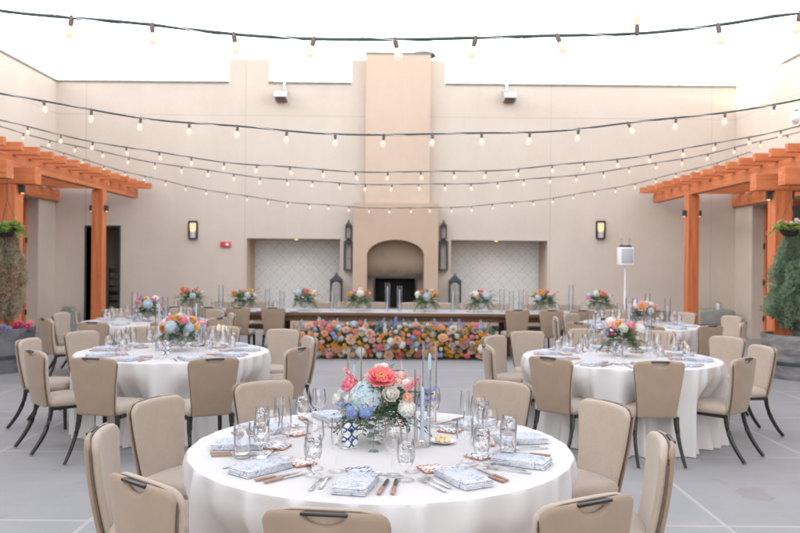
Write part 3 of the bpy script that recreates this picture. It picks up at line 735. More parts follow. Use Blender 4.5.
def make_chair():
    t = thing('banquet_chair', 'beige chair', 'chair', (0, 0, 0), 0)
    # seat
    NU, NV = 14, 14; vs = []; fs = []
    def rr(a, b_): return math.copysign(abs(a)**b_, a)
    for side in (1, -1):
        for j in range(NV+1):
            for i in range(NU+1):
                u = -math.cos(PI*i/NU); v = -math.cos(PI*j/NV)
                # squircle mapping
                x = u*math.sqrt(1-.18*v*v)*.225*(1-.05*(1-v)); y = v*math.sqrt(1-.18*u*u)*.225
                e = min(1-abs(u), 1-abs(v)); q = min(1, e/.14); th = .042*math.sqrt(max(0, 1-(1-q)**2))
                vs.append((x, y, .418+side*th+(.012*(1-u*u)*(1-v*v) if side > 0 else 0)))
    m_ = (NU+1)*(NV+1)
    for s1 in (0, 1):
        for j in range(NV):
            for i in range(NU):
                a = s1*m_+j*(NU+1)+i; fs.append((a, a+1, a+NU+2, a+NU+1) if not s1 else (a, a+NU+1, a+NU+2, a+1))
    q = MB(); q.add(vs, fs); q.build('seat', M['fabric'], t, 60)
    q = MB(); panel(q, .158, .214, .405, .864, .040, -.215, .065, .022, .30, dip=.016); bk = q.build('backrest', M['fabric'], t, 60)
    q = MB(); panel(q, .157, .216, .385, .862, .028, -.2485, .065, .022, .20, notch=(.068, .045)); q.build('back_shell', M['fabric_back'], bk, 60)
    # piping seam between the two panels
    pts = []
    for i in range(41):
        s_ = i/40
        if s_ < .42: vz = s_/.42*.93; u = -1
        elif s_ > .58: vz = (1-s_)/.42*.93; u = 1
        else: vz = 1; u = (s_-.5)/.08
        ww = .159+(.214-.159)*vz**1.15; x = u*ww
        z = .395+(.862-.395)*vz
        if vz == 1: x = u*ww*.86; z = .859-.006*u*u-.012*max(0, abs(u)-.6)/.4
        if vz > .85 and abs(u) == 1: x = u*ww*(1-.06*((vz-.85)/.08)**2)
        y = -.236-.065*vz-.012*math.sin(vz*PI)+.022*(x*x)/(.213**2)
        pts.append((x*1.004, y, z))
    q = MB(); q.tube(pts, .0042, 6); q.build('piping', M['piping'], bk)
    q = MB(); q.box(-.076, .076, -.3305, -.311, .849, .860, bev=.003); q.build('handle', M['black'], bk)
    q = MB(); q.box(-.19, .19, .185, .205, .36, .385); q.box(-.20, -.18, -.2, .185, .36, .385); q.box(.18, .20, -.2, .185, .36, .385)
    q.build('seat_frame', M['black'], t, 0)
    for s1 in (-1, 1):
        q = MB(); q.tube([(s1*.18, .185, .375), (s1*.183, .19, .2), (s1*.19, .198, .012)], [.020, .018, .014], 8); o = q.build('leg', M['black'], t)
        q = MB(); q.lathe([(.013, 0), (.014, .012)], 10, mat=Matrix.Translation((s1*.19, .198, 0)), cap0=True, cap1=True); q.build('glide', M['glide'], o)
        pts = [(s1*(.17+.02*v), -.205-.17*v**1.9, .385*(1-v)+.012*v) for v in [i/7 for i in range(8)]]
        q = MB(); q.tube(pts, [.0235-.008*i/7 for i in range(8)], 8, flatx=.8); o = q.build('leg', M['black'], t)
        q = MB(); q.lathe([(.013, 0), (.014, .012)], 10, mat=Matrix.Translation((s1*.19, -.375, 0)), cap0=True, cap1=True); q.build('glide', M['glide'], o)
    return t
CHAIR = Proto(make_chair())
ZCH = .865
def chair_px(px, py, center, label, group, twist=0):
    p_ = onz(px, py, ZCH); d = Vector((center[0]-p_.x, center[1]-p_.y, 0)).normalized()
    rz = math.atan2(-d.x, d.y)+R(twist); d = Vector((-math.sin(rz), math.cos(rz), 0))
    o = p_+d*.29; CHAIR.place(label, (o.x, o.y, 0), rz, group); return p_

# ------------------------------------------------------------------ round tables
def seat_phrases(angs):
    return angs
TABLES = {}
def cloth_mesh(Rt, seed, angs, hz=.755):
    r_ = random.Random(seed); n = 360
    folds = []; a = r_.uniform(0, 20)
    while a < 360: folds.append((a, r_.uniform(.45, 1.1), r_.uniform(1.8, 4.2))); a += r_.uniform(6.5, 15)
    def f(th):
        s = 0
        for c, am, wd in folds:
            d = (th-c+180) % 360-180; s += am*math.exp(-(d/wd)**2)
        return s
    def push(th):
        s = 0
        for c in angs:
            d = (th-c+180) % 360-180; s = max(s, math.exp(-(d/13)**4))
        return s
    rows = [(0, hz)]
    vs = [(0, 0, hz)]; fs = []; rings = []
    rad = [.12, .25, .4, .55, .68, .78, .85, .89, Rt-.012]
    for k_, rr_ in enumerate(rad):
        ring = []
        for i in range(n):
            th = 2*PI*i/n; z = hz+.0012*noise.noise(Vector((rr_*math.cos(th)*7, rr_*math.sin(th)*7, seed)))
            ring.append(len(vs)); vs.append((rr_*math.cos(th), rr_*math.sin(th), z))
        rings.append(ring)
    drops = [0.003, .012, .03, .06, .1, .15, .2, .26, .32, .38, .44, .5, .56, .62, .67, .71, .738, .75]
    for d in drops:
        ring = []
        q = d/.75
        for i in range(n):
            deg = 360*i/n; th = R(deg); fo = f(deg)
            amp = .016*min(1, d/.05)+.064*q**.42
            r0 = Rt+.004*min(1, d/.01)
            wob = .01*noise.noise(Vector((math.cos(th)*3, math.sin(th)*3, d*3+seed)))*q
            inw = -.05*q*(1 if fo < .3 else .3)
            rr_ = r0+amp*(fo-.25)+inw*.6+wob
            sm = min(1, max(0, (d-.12)/.2)); rr_ -= .16*push(deg)*sm*(1-.35*max(0, q-.6)/.4)
            th2 = th+R(1.5)*q*math.sin(deg*.11+seed)
            z = hz-.003-d+ (0 if d < .75 else .004)
            z = max(z, .004)
            if d <= .003: z = hz-.002
            ring.append(len(vs)); vs.append((rr_*math.cos(th2), rr_*math.sin(th2), z))
        rings.append(ring)
    for i in range(n): fs.append((0, rings[0][i], rings[0][(i+1) % n]))
    for a_, b2 in zip(rings, rings[1:]):
        for i in range(n): fs.append((a_[i], b2[i], b2[(i+1) % n], a_[(i+1) % n]))
    m_ = MB(); m_.add(vs, fs); return m_
ZT = .757
def round_table(key, cx, cy, name, chairs, seed):
    """chairs: list of (px, py, phrase, twist)"""
    angs = []
    for (px, py, ph, tw) in chairs:
        p_ = chair_px(px, py, (cx, cy), f'beige chair {ph}, {name}', f'beige chairs around the {name}', tw)
        angs.append(math.degrees(math.atan2(p_.y-cy, p_.x-cx)))
    t = thing('round_table', f'round folding table hidden under the white cloth of the {name}', 'table', (cx, cy, 0), 0, 'round tables under white cloths')
    MB().lathe([(0, .725), (.905, .725), (.905, .75), (0, .75)], 60).build('tabletop', M['darkwood'], t)
    for k_ in range(4):
        a = R(45+90*k_); MB().tube([(.55*math.cos(a), .55*math.sin(a), .724), (.58*math.cos(a), .58*math.sin(a), 0)], .016, 8).build('leg', M['galv'], t)
    o = cloth_mesh(.915, seed, angs).build('tablecloth', M['cloth'], None, 60, (cx, cy, 0))
    tag(o, f'floor length white cloth draped over the {name}', 'tablecloth', 'white round tablecloths')
    TABLES[key] = (cx, cy, name, angs)
    return angs

FG, ML, MR, FL, FR = (-.06, 3.80), (-2.16, 7.63), (2.17, 7.47), (-3.58, 11.3), (3.56, 11.4)
NM = {'fg': 'foreground round table', 'ml': 'middle left round table', 'mr': 'middle right round table', 'fl': 'far left round table', 'fr': 'far right round table'}
round_table('fg', *FG, NM['fg'], [
    (326, 508, 'seen from behind, front and centre', 0), (588, 497, 'seen from behind at the front right', -2), (664, 436, 'seen edge on at the right', 0), (608, 401, 'facing left at the back right', 0),
    (503, 380, 'facing the camera behind the butter plate side', 0), (390, 375, 'hidden partly behind the pink flowers', 0), (263, 380, 'facing the camera at the back left', 0),
    (155, 397, 'angled to the right at the left', 0), (99, 428, 'seen edge on at the far left', 0), (142, 478, 'seen from behind at the front left', 0)], 3)
round_table('ml', *ML, NM['ml'], [
    (214, 357.5, 'seen from behind at the front right', 0), (93, 357, 'seen from behind at the front left', 0), (34, 350, 'with its back to the left edge, in front,', 0), (27, 338, 'outermost on the left side', 0),
    (81, 330.5, 'facing the camera at the back left', 0), (143, 326, 'just behind the clear glasses at the back', 0), (224, 325.5, 'behind the lit votive candles', 0), (284, 328.5, 'facing the camera at the right', 18),
    (311, 336, 'showing a thin sliver at the right', 0), (299, 347, 'with its handle showing at the right', 0)], 11)
round_table('mr', *MR, NM['mr'], [
    (550, 356.5, 'seen from behind at the front left', 0), (659.5, 360.5, 'seen from behind at the front centre', 0), (745, 357.5, 'seen from behind at the front right', 0), (764, 345, 'seen edge on at the far right', 0),
    (728, 336, 'facing the camera at the back right', 0), (658, 330, 'facing the camera behind the blue candle', 0), (585, 328, 'facing the camera at the back left', 0), (527, 330.5, 'facing the camera at the left end', -14),
    (493, 335, 'showing its pale front at the left', 0), (487, 345, 'with its handle showing at the left', 0)], 23)
round_table('fl', *FL, NM['fl'], [
    (93, 321.5, 'seen from behind at the front left', 0), (167, 321, 'seen from behind at the front right', 0), (218, 317, 'with its handle showing at the right', 0), (233, 312.5, 'seen edge on at the right', 0),
    (216, 309, 'facing the camera at the back right', 0), (182, 307.5, 'facing the camera at the back', 0), (115, 308.5, 'facing the camera at the back left', 0), (60, 312, 'facing right at the left', 0), (45, 318, 'with its back to the planter', 0)], 31)
round_table('fr', *FR, NM['fr'], [
    (711, 325, 'seen from behind at the front right', 0), (648, 325.5, 'seen from behind at the front', 0), (580, 322, 'with its handle showing at the left', 0), (554.5, 316, 'seen edge on at the left', 0),
    (570, 313, 'facing right at the left', 0), (616, 309.5, 'facing the camera at the back left', 0), (684, 312, 'facing the camera at the back right', 0), (733, 315.5, 'facing left at the right', 0), (744, 322, 'seen edge on at the right', 0)], 41)

# ------------------------------------------------------------------ head table
HY0, HY1, HX = 13.6, 14.7, 4.25
t = thing('head_table', 'long dark wood farm table across the back of the courtyard', 'table', (0, (HY0+HY1)/2, 0))
MB().box(-HX, HX, -.55, .55, .69, .75, bev=.008).build('tabletop', M['darkwood'], t)
q = MB(); q.box(-HX+.1, HX-.1, -.47, -.44, .60, .688); q.box(-HX+.1, HX-.1, .44, .47, .60, .688); q.build('apron', M['darkwood'], t, 0)
for x_ in (-4.0, -2.0, 0, 2.0, 4.0):
    for y_ in (-.4, .4):
        MB().box(x_-.05, x_+.05, y_-.04, y_+.04, 0, .6, bev=.005).build('leg', M['darkwood'], t, 0)
q = MB()
NX = 160
vs = []; fs = []
for i in range(NX+1):
    x_ = -HX-.01+(2*HX+.02)*i/NX
    for (y_, z_) in ((-.475, .7505), (-.47, .7555), (-.3, .7565), (0, .7565), (.3, .7565), (.47, .7555), (.475, .7505)):
        vs.append((x_, y_, z_+.0012*abs(noise.noise(Vector((x_*4, y_*4, 0))))))
for i in range(NX):
    for j in range(6): a = i*7+j; fs.append((a, a+1, a+8, a+7))
q.add(vs, fs); o = q.build('table_runner', M['runner'], None, 40, (0, (HY0+HY1)/2, 0)); tag(o, 'pale cloth runner along the top of the long head table', 'table runner')
near = [(176, 'outermost left'), (210, 'second from the left end'), (238.5, 'third from the left end'), (274, 'just left of the flower bank'),
        (517, 'just right of the flower bank'), (551.5, 'second right of the flower bank'), (583, 'third right of the flower bank'), (659, 'alone at the right end')]
for px, ph in near:
    p_ = onz(px, 308-(px-400)*-.0087*0, ZCH); X = (unroll(px, 308)[0]-CX)*13.15/F
    CHAIR.place(f'beige chair on the near side of the head table, {ph}', (X, 13.15+.29, 0), R(rnd.uniform(-3, 3)), 'near side chairs of the head table')
far = [190, 222, 264, 323, 347, 378, 411, 444, 470, 499, 535, 571, 607]
ordn = ['first', 'second', 'third', 'fourth', 'fifth', 'sixth', 'seventh', 'eighth', 'ninth', 'tenth', 'eleventh', 'twelfth', 'thirteenth']
for i, px in enumerate(far):
    X = (px-CX)*15.15/F; CHAIR.place(f'beige chair on the wall side of the head table, {ordn[i]} from the left', (X, 15.15-.29, 0), PI+R(rnd.uniform(-3, 3)), 'wall side chairs of the head table')

# ------------------------------------------------------------------ flowers (meshes made once)
def petal(mb, Mx, L, W, cup, curl, mi=0, nu=4, nv=5, ruf=0, r_=rnd):
    vs = []; fs = []; ph = r_.uniform(0, 6)
    for j in range(nv+1):
        v = j/nv; w_ = W*math.sin(PI*min(1, .12+v*.80))**.7*(1 if v < .99 else .78)
        for i in range(nu+1):
            u = i/nu*2-1
            a = curl*v; y = L*(math.sin(a)/max(curl, 1e-3)) if abs(curl) > 1e-3 else L*v
            z = L*((1-math.cos(a))/curl) if abs(curl) > 1e-3 else 0
            z += cup*W*(u*u)*math.sin(PI*min(1, v+.15)); 
            y += ruf*L*.05*math.sin(u*5+ph)*(v**3); z += ruf*L*.06*math.sin(u*7+ph)*(v**3)
            vs.append((u*w_/2, y, z))
    for j in range(nv):
        for i in range(nu): a = j*(nu+1)+i; fs.append((a, a+1, a+nu+2, a+nu+1))
    mb.add(vs, fs, mi, Mx)
def ringpetals(mb, n, rad, tilt, L, W, cup, curl, z=0, mi=0, ruf=0, r_=rnd, nu=4, nv=5, off=0):
    for k_ in range(n):
        a = 2*PI*(k_+off)/n+r_.uniform(-.12, .12)
        Mx = Matrix.Rotation(a, 4, 'Z') @ Matrix.Translation((0, rad, z)) @ Matrix.Rotation(tilt+r_.uniform(-.1, .1), 4, 'X')
        petal(mb, Mx, L*r_.uniform(.92, 1.08), W*r_.uniform(.9, 1.1), cup, curl, mi, nu, nv, ruf, r_)
def peony_open(colr, seed):
    r_ = random.Random(seed); m_ = MB()      # unit radius 1, facing +z
    ringpetals(m_, 9, .14, R(2), .95, .66, .16, .75, -.14, 0, 1.6, r_, nu=6, nv=6)
    ringpetals(m_, 9, .14, R(14), .90, .62, .2, .85, -.08, 0, 1.6, r_, off=.5, nu=6, nv=6)
    ringpetals(m_, 9, .15, R(26), .78, .54, .2, .9, -.04, 0, 1.8, r_, nu=6, nv=6)
    ringpetals(m_, 9, .16, R(38), .64, .44, .2, .9, -.02, 0, 1.8, r_, off=.5, nu=6, nv=6)
    for k_ in range(70):
        a = r_.uniform(0, 2*PI); rr = .27*math.sqrt(r_.random()); h_ = r_.uniform(.20, .34)
        m_.tube([(rr*.6*math.cos(a), rr*.6*math.sin(a), 0), (rr*math.cos(a), rr*math.sin(a), h_), (rr*1.05*math.cos(a), rr*1.05*math.sin(a), h_+.05)], [.014, .018, .038], 5, 1)
    return m_.mesh('peony', [PET[colr], PET['yellow']], 80)
def peony_ball(colr, seed):
    r_ = random.Random(seed); m_ = MB()
    ringpetals(m_, 8, .1, R(20), 1.0, .8, .2, 1.2, -.35, 0, 1, r_)
    ringpetals(m_, 8, .1, R(42), .98, .72, .25, 1.3, -.3, 0, 1, r_, off=.5)
    ringpetals(m_, 8, .1, R(60), .9, .62, .3, 1.3, -.25, 0, 1, r_)
    ringpetals(m_, 7, .08, R(74), .86, .5, .3, 1.2, -.2, 0, 1, r_, off=.5)
    ringpetals(m_, 6, .04, R(84), .8, .42, .3, 1.0, -.15, 0, 1, r_)
    return m_.mesh('peony', [PET[colr]], 80)
def rose(colr, seed):
    r_ = random.Random(seed); m_ = MB()
    for k_, (n, rad, tl, L, W, cu) in enumerate(((5, .12, 22, .95, 1.0, 1.1), (5, .12, 45, .95, .9, 1.2), (5, .10, 62, .92, .8, 1.15), (5, .08, 75, .88, .62, 1.0), (4, .05, 84, .84, .45, .8), (3, .02, 88, .8, .3, .5))):
        ringpetals(m_, n, rad, R(tl), L, W, .35, cu, -.35+.04*k_, 0, .4, r_, off=.5*(k_ % 2), nu=4, nv=4)
    return m_.mesh('rose', [PET[colr]], 80)
def ball(colr, seed):     # ranunculus or marigold
    r_ = random.Random(seed); m_ = MB()
    n = 70
    for k_ in range(n):
        z = 1-1.7*k_/n; rr = math.sqrt(max(0, 1-z*z)); a = k_*2.39996
        d = Vector((rr*math.cos(a), rr*math.sin(a), z)); q = d.to_track_quat('Y', 'Z').to_matrix().to_4x4()
        petal(m_, Matrix.Translation(d*.45) @ q @ Matrix.Rotation(r_.uniform(.2, .9), 4, 'Z') @ Matrix.Rotation(r_.uniform(-.6, .3), 4, 'X'), .52, .42, .4, .8, 0, 2, 2, 0, r_)
    return m_.mesh('ranunculus', [PET[colr]], 80)
def hydrangea(colr, seed, col2=None):
    r_ = random.Random(seed); m_ = MB(); n = 190
    for k_ in range(n):
        z = 1-1.75*(k_+.5)/n; rr = math.sqrt(max(0, 1-z*z)); a = k_*2.39996+r_.uniform(-.1, .1)
        d = Vector((rr*math.cos(a), rr*math.sin(a), z)).normalized(); q = d.to_track_quat('Z', 'Y').to_matrix().to_4x4()
        s_ = .165*r_.uniform(.85, 1.2); B = Matrix.Translation(d*r_.uniform(.86, 1.0)) @ q @ Matrix.Rotation(r_.uniform(0, 1.5), 4, 'Z') @ Matrix.Rotation(r_.uniform(-.3, .3), 4, 'X')
        mi = 1 if r_.random() < .10 else 0
        for p_ in range(4):
            Mx = B @ Matrix.Rotation(PI/2*p_, 4, 'Z')
            m_.add([(0, 0, 0), (-s_*.42, s_*.45, s_*.08), (-s_*.3, s_*.9, s_*.15), (s_*.3, s_*.9, s_*.15), (s_*.42, s_*.45, s_*.08)], [(0, 4, 3, 2, 1)], mi, Mx)
        m_.add([(-.012, -.012, .03), (.012, -.012, .03), (0, .015, .03)], [(0, 1, 2)], 2, B)
    m_.lathe([(.0, -.8), (.5, -.7), (.8, -.2), (.82, .2), (.5, .7), (0, .84)], 12, 0)
    return m_.mesh('hydrangea', [PET[colr], PET[col2 or colr], M['euc']], 0)
def spike(colr, seed, n=16):     # delphinium or stock spray, points +z, length 1
    r_ = random.Random(seed); m_ = MB()
    m_.tube([(0, 0, -.9), (0, 0, .5), (.02, 0, 1)], [.02, .015, .006], 5, 1)
    for k_ in range(n):
        z = k_/n; a = k_*2.4; s_ = .24*(1-.65*z); d = Vector((math.cos(a), math.sin(a), .25)).normalized()
        q = d.to_track_quat('Z', 'Y').to_matrix().to_4x4(); B = Matrix.Translation(Vector((0, 0, z))+d*.09*(1-.5*z)) @ q
        for p_ in range(5):
            Mx = B @ Matrix.Rotation(2*PI/5*p_+r_.uniform(-.2, .2), 4, 'Z') @ Matrix.Rotation(.35, 4, 'X')
            m_.add([(0, 0, 0), (-s_*.35, s_*.35, .0), (-s_*.22, s_*.75, .02), (s_*.22, s_*.75, .02), (s_*.35, s_*.35, 0)], [(0, 4, 3, 2, 1)], 0, Mx)
    return m_.mesh('delphinium', [PET[colr], M['leaf']], 0)
def leafblade(mb, Mx, L, W, mi=0):
    mb.add([(0, 0, 0), (-W*.5, L*.4, L*.05), (-W*.32, L*.75, L*.03), (0, L, -.06*L), (W*.32, L*.75, L*.03), (W*.5, L*.4, L*.05), (0, L*.45, -L*.03)],
           [(0, 6, 2, 1), (6, 3, 2), (0, 5, 4, 6), (6, 4, 3)], mi, Mx)
def sprig(mb, base, d, L, n, lw, mi, r_, droop=.3, round_=False):
    base = Vector(base); d = Vector(d).normalized(); pts = []; p_ = base.copy(); dd = d.copy()
    for k_ in range(7):
        pts.append(p_.copy()); p_ = p_+dd*L/6; dd = (dd+Vector((0, 0, -droop*.33))).normalized()
    mb.tube(pts, [.0022]*6+[.001], 4, mi)
    for k_ in range(n):
        v = (k_+1)/n*5.8; i = min(5, int(v)); q = pts[i].lerp(pts[i+1], v-i); dr_ = (pts[i+1]-pts[i]).normalized()
        for s1 in (-1, 1):
            side = dr_.cross(Vector((0, 0, 1))).normalized()*s1 if abs(dr_.z) < .95 else Vector((s1, 0, 0))
            dirv = (dr_*.6+side+Vector((r_.uniform(-.3, .3), r_.uniform(-.3, .3), r_.uniform(-.2, .5)))).normalized()
            L_ = lw*r_.uniform(.7, 1.2)*(1-.4*k_/n)
            Mx = Matrix.Translation(q) @ dirv.to_track_quat('Y', 'Z').to_matrix().to_4x4() @ Matrix.Rotation(r_.uniform(-.8, .8), 4, 'Y')
            leafblade(mb, Mx, L_, L_*(.8 if round_ else .38), mi)
KIND = {}
for c_ in ('coral', 'pink', 'blush', 'white', 'peach', 'orange'): KIND['open_'+c_] = peony_open(c_, hash(c_) % 1 + 5)
for c_ in ('pink', 'blush', 'white', 'coral'): KIND['peony_'+c_] = peony_ball(c_, 9)
for c_ in ('peach', 'blush', 'white', 'coral', 'yellow', 'pink', 'orange'): KIND['rose_'+c_] = rose(c_, 4)
for c_ in ('orange', 'yellow', 'peach', 'magenta', 'white'): KIND['ball_'+c_] = ball(c_, 8)
KIND['hyd_sky'] = hydrangea('sky', 2, 'white'); KIND['hyd_white'] = hydrangea('white', 3, 'sky'); KIND['hyd_blue'] = hydrangea('blue', 6, 'sky')
for c_ in ('blue', 'pink', 'lilac', 'white', 'sky'): KIND['spike_'+c_] = spike(c_, 5)
NAMEK = {'open': 'peony', 'peony': 'peony', 'rose': 'rose', 'ball': 'ranunculus', 'hyd': 'hydrangea', 'spike': 'delphinium'}
def bloom(parent, kind, pos, d, size, roll=None):
    q = Vector(d).normalized().to_track_quat('Z', 'Y').to_matrix().to_4x4()
    mt = Matrix.Translation(pos) @ q @ Matrix.Rotation(rnd.uniform(0, 6) if roll is None else roll, 4, 'Z') @ Matrix.Diagonal((size, size, size, 1))
    return inst(NAMEK[kind.split('_')[0]], KIND[kind], parent, mt)
VASE = MB().lathe([(.062, 0), (.062, .005), (.02, .012), (.014, .03), (.02, .045), (.055, .06), (.080, .095), (.088, .13), (.091, .14), (.085, .137), (.074, .10), (.05, .068), (0, .055)], 28, cap0=True).mesh('vase', M['glass'])
def arrangement(loc, label, group, blooms, seed, scale=1.0, greens=26, rz=0):
    """blooms: (kind, azimuth deg (0 = towards camera, + right), elevation deg, distance, size)"""
    r_ = random.Random(seed)
    t = thing('flower_centrepiece', label, 'flower arrangement', loc, rz, group)
    t.scale = (scale,)*3
    inst('vase', VASE, t)
    C = Vector((0, 0, .20))
    for b_ in blooms:
        kind, az, el, di, sz = b_
        a = R(az); d = Vector((math.sin(a)*math.cos(R(el)), -math.cos(a)*math.cos(R(el)), math.sin(R(el))))
        bloom(t, kind, C+Vector((d.x*di, d.y*di, d.z*di*.85)), d+Vector((0, 0, .25)), sz)
    m_ = MB()
    for k_ in range(greens):
        a = r_.uniform(0, 2*PI); el = R(r_.uniform(-25, 60)); d = Vector((math.cos(a)*math.cos(el), math.sin(a)*math.cos(el), math.sin(el)))
        sprig(m_, Vector((0, 0, .15))+d*.04, d, r_.uniform(.16, .27), r_.randint(5, 9), r_.uniform(.03, .05), 0 if r_.random() < .6 else 1, r_, r_.uniform(.2, .8), r_.random() < .3)
    for k_ in range(14):
        a = 2*PI*k_/14+r_.uniform(-.2, .2); d = Vector((math.cos(a), math.sin(a), r_.uniform(-.1, .3)))
        sprig(m_, Vector((math.cos(a)*.06, math.sin(a)*.06, .145)), d, r_.uniform(.12, .2), 7, .045, k_ % 2, r_, 1.0)
    for k_ in range(60):
        d = Vector((r_.gauss(0, 1), r_.gauss(0, 1), r_.uniform(-.2, 1))).normalized()
        leafblade(m_, Matrix.Translation(Vector((0, 0, .17))+d*r_.uniform(.04, .12)) @ d.to_track_quat('Y', 'Z').to_matrix().to_4x4() @ Matrix.Rotation(r_.uniform(-1, 1), 4, 'Y'), .07, .035, 0)
    m_.build('foliage', [M['leaf'], M['euc']], t, 0)
    return t
fg_blooms = [('open_coral', 8, 58, .175, .078), ('peony_pink', -62, 34, .19, .062), ('ball_yellow', -48, 32, .165, .035), ('hyd_sky', -28, 18, .135, .085), ('peony_white', 22, 24, .165, .062),
    ('peony_blush', 62, 52, .20, .042), ('rose_white', -30, 62, .175, .042), ('rose_white', 30, 76, .215, .034), ('rose_peach', 48, 14, .19, .038), ('hyd_white', 52, -4, .175, .045), ('peony_white', -75, 8, .205, .045),
    ('hyd_blue', -42, -8, .185, .040), ('hyd_blue', -18, -6, .18, .038), ('spike_pink', -80, 45, .17, .09), ('spike_blue', 88, 12, .20, .11), ('spike_lilac', 75, 2, .2, .10), ('spike_pink', 85, 30, .16, .10), ('hyd_white', 120, 20, .16, .06),
    ('peony_coral', 170, 35, .17, .06), ('rose_blush', -130, 25, .18, .05), ('rose_white', -5, 84, .20, .036), ('ball_white', -68, -12, .19, .026), ('spike_blue', -60, -4, .15, .09), ('rose_blush', 40, 42, .20, .03), ('hyd_white', -55, 12, .16, .04), ('ball_orange', 150, 10, .19, .035), ('rose_white', -160, 50, .17, .045), ('hyd_sky', -110, 10, .16, .06)]
arrangement((-.075, 3.87, ZT), 'large centrepiece of coral peonies and blue hydrangea on the foreground table', 'flower centrepieces on round tables', fg_blooms, 5, 1.0, 40)
def rand_blooms(seed, front):
    r_ = random.Random(seed); out = list(front)
    big = ['peony_pink', 'open_coral', 'hyd_white', 'peony_white', 'hyd_sky', 'rose_peach', 'rose_blush', 'ball_yellow', 'rose_white', 'ball_orange']
    for k_ in range(12): out.append((r_.choice(big), r_.uniform(90, 270), r_.uniform(5, 60), .17, r_.uniform(.04, .06)))
    for k_ in range(5): out.append((r_.choice(['spike_blue', 'spike_lilac', 'spike_pink']), r_.uniform(-180, 180), r_.uniform(0, 60), .17, .10))
    return out
ml_f = [('peony_pink', 28, 42, .17, .072), ('peony_coral', -42, 48, .17, .055), ('ball_yellow', -8, 62, .17, .038), ('hyd_sky', -18, 18, .16, .065), ('spike_blue', 8, 8, .16, .09), ('rose_peach', -68, 20, .19, .045), ('ball_yellow', 66, 12, .19, .04),
        ('rose_white', 34, -8, .17, .04), ('hyd_sky', 50, 14, .16, .05), ('rose_blush', -48, 28, .18, .045), ('rose_white', 10, 75, .18, .04), ('spike_blue', 30, 0, .17, .09), ('spike_pink', 85, 20, .17, .1)]
mr_f = [('peony_white', -8, 30, .17, .068), ('peony_pink', 32, 46, .17, .062), ('rose_blush', -60, 38, .19, .06), ('ball_yellow', -34, 55, .16, .04), ('hyd_white', 70, 24, .19, .055), ('ball_magenta', -45, 12, .17, .022), ('spike_lilac', -62, 8, .17, .08), ('rose_peach', -15, 66, .18, .04), ('rose_white', 50, -5, .16, .04), ('rose_blush', 80, 40, .17, .04)]
fl_f = [('peony_pink', -45, 28, .18, .062), ('peony_coral', 40, 42, .18, .06), ('ball_yellow', -5, 55, .18, .042), ('hyd_sky', 15, 22, .17, .075), ('rose_peach', -30, 5, .17, .035), ('rose_white', 60, 8, .18, .04), ('spike_blue', 75, 30, .16, .1)]
fr_f = [('open_peach', -22, 28, .18, .085), ('peony_white', 35, 40, .18, .065), ('rose_pink', 66, 28, .20, .045), ('rose_coral', 50, 10, .18, .04), ('hyd_white', -65, 35, .17, .055), ('spike_pink', -60, 20, .2, .08), ('hyd_sky', 20, 5, .17, .05)]
NAMES_C = {'ml': 'round centrepiece of pink peonies and pale hydrangea on the middle left table', 'mr': 'loose centrepiece with a big white peony on the middle right table',
           'fl': 'pink and yellow centrepiece on the far left round table', 'fr': 'blush peony centrepiece on the far right round table'}
for key, C_, fr_, sd, px in (('ml', ML, ml_f, 21, 180), ('mr', MR, mr_f, 33, 621), ('fl', FL, fl_f, 45, 148), ('fr', FR, fr_f, 57, 643)):
    x_ = (unroll(px, 340)[0]-CX)*(C_[1]+.08)/F
    arrangement((x_, C_[1]+.08, ZT), NAMES_C[key], 'flower centrepieces on round tables', rand_blooms(sd, fr_), sd, 1.0, 26, 0)
heads = [(193, [('peony_pink', -10, 40, .17, .06), ('ball_orange', -60, 45, .19, .045), ('rose_pink', 40, 40, .18, .05), ('rose_coral', -35, 15, .18, .05), ('hyd_sky', 20, 5, .15, .05)]),
         (246, [('peony_blush', -5, 45, .17, .06), ('ball_orange', -55, 22, .18, .05), ('ball_yellow', 45, 42, .17, .04), ('hyd_sky', 25, 12, .16, .05), ('rose_white', 60, 12, .18, .045)]),
         (305, [('peony_coral', 15, 40, .17, .055), ('hyd_sky', -30, 28, .17, .055), ('ball_yellow', 60, 12, .18, .035), ('rose_peach', 55, 42, .17, .04), ('rose_white', -62, 30, .17, .04)]),
         (360, [('rose_pink', -35, 40, .17, .05), ('hyd_white', 5, 30, .17, .06), ('rose_coral', 50, 35, .18, .045), ('ball_yellow', -60, 20, .18, .04), ('rose_blush', 10, 60, .17, .05)]),
         (427, [('rose_coral', -40, 35, .17, .05), ('hyd_sky', -5, 15, .16, .06), ('ball_yellow', 20, 22, .17, .04), ('rose_blush', 35, 50, .17, .05), ('rose_white', -60, 10, .17, .04)]),
         (480, [('rose_coral', 0, 48, .17, .05), ('hyd_white', -35, 30, .17, .05), ('hyd_sky', 30, 20, .17, .06), ('rose_pink', 55, 40, .17, .04), ('rose_peach', -20, 10, .17, .04)]),
         (544, [('ball_orange', -35, 42, .18, .055), ('rose_coral', 5, 48, .17, .05), ('hyd_sky', -50, 12, .16, .05), ('spike_lilac', 30, 20, .15, .1), ('rose_blush', 55, 35, .18, .045)]),
         (598, [('peony_coral', 12, 34, .17, .062), ('rose_pink', -62, 10, .20, .05), ('ball_orange', 5, 52, .17, .035), ('hyd_white', -40, 42, .17, .05), ('rose_white', 55, 20, .17, .04)])]
hl = ['outermost on the left, with orange ranunculus', 'second from the left, with blush peony', 'third from the left, beside the left floor lantern', 'left of the fireplace opening', 'right of the fireplace opening',
      'beside the right floor lantern', 'third from the right end, with orange ranunculus', 'outermost on the right, with a coral peony']
YH = (HY0+HY1)/2
heads = heads
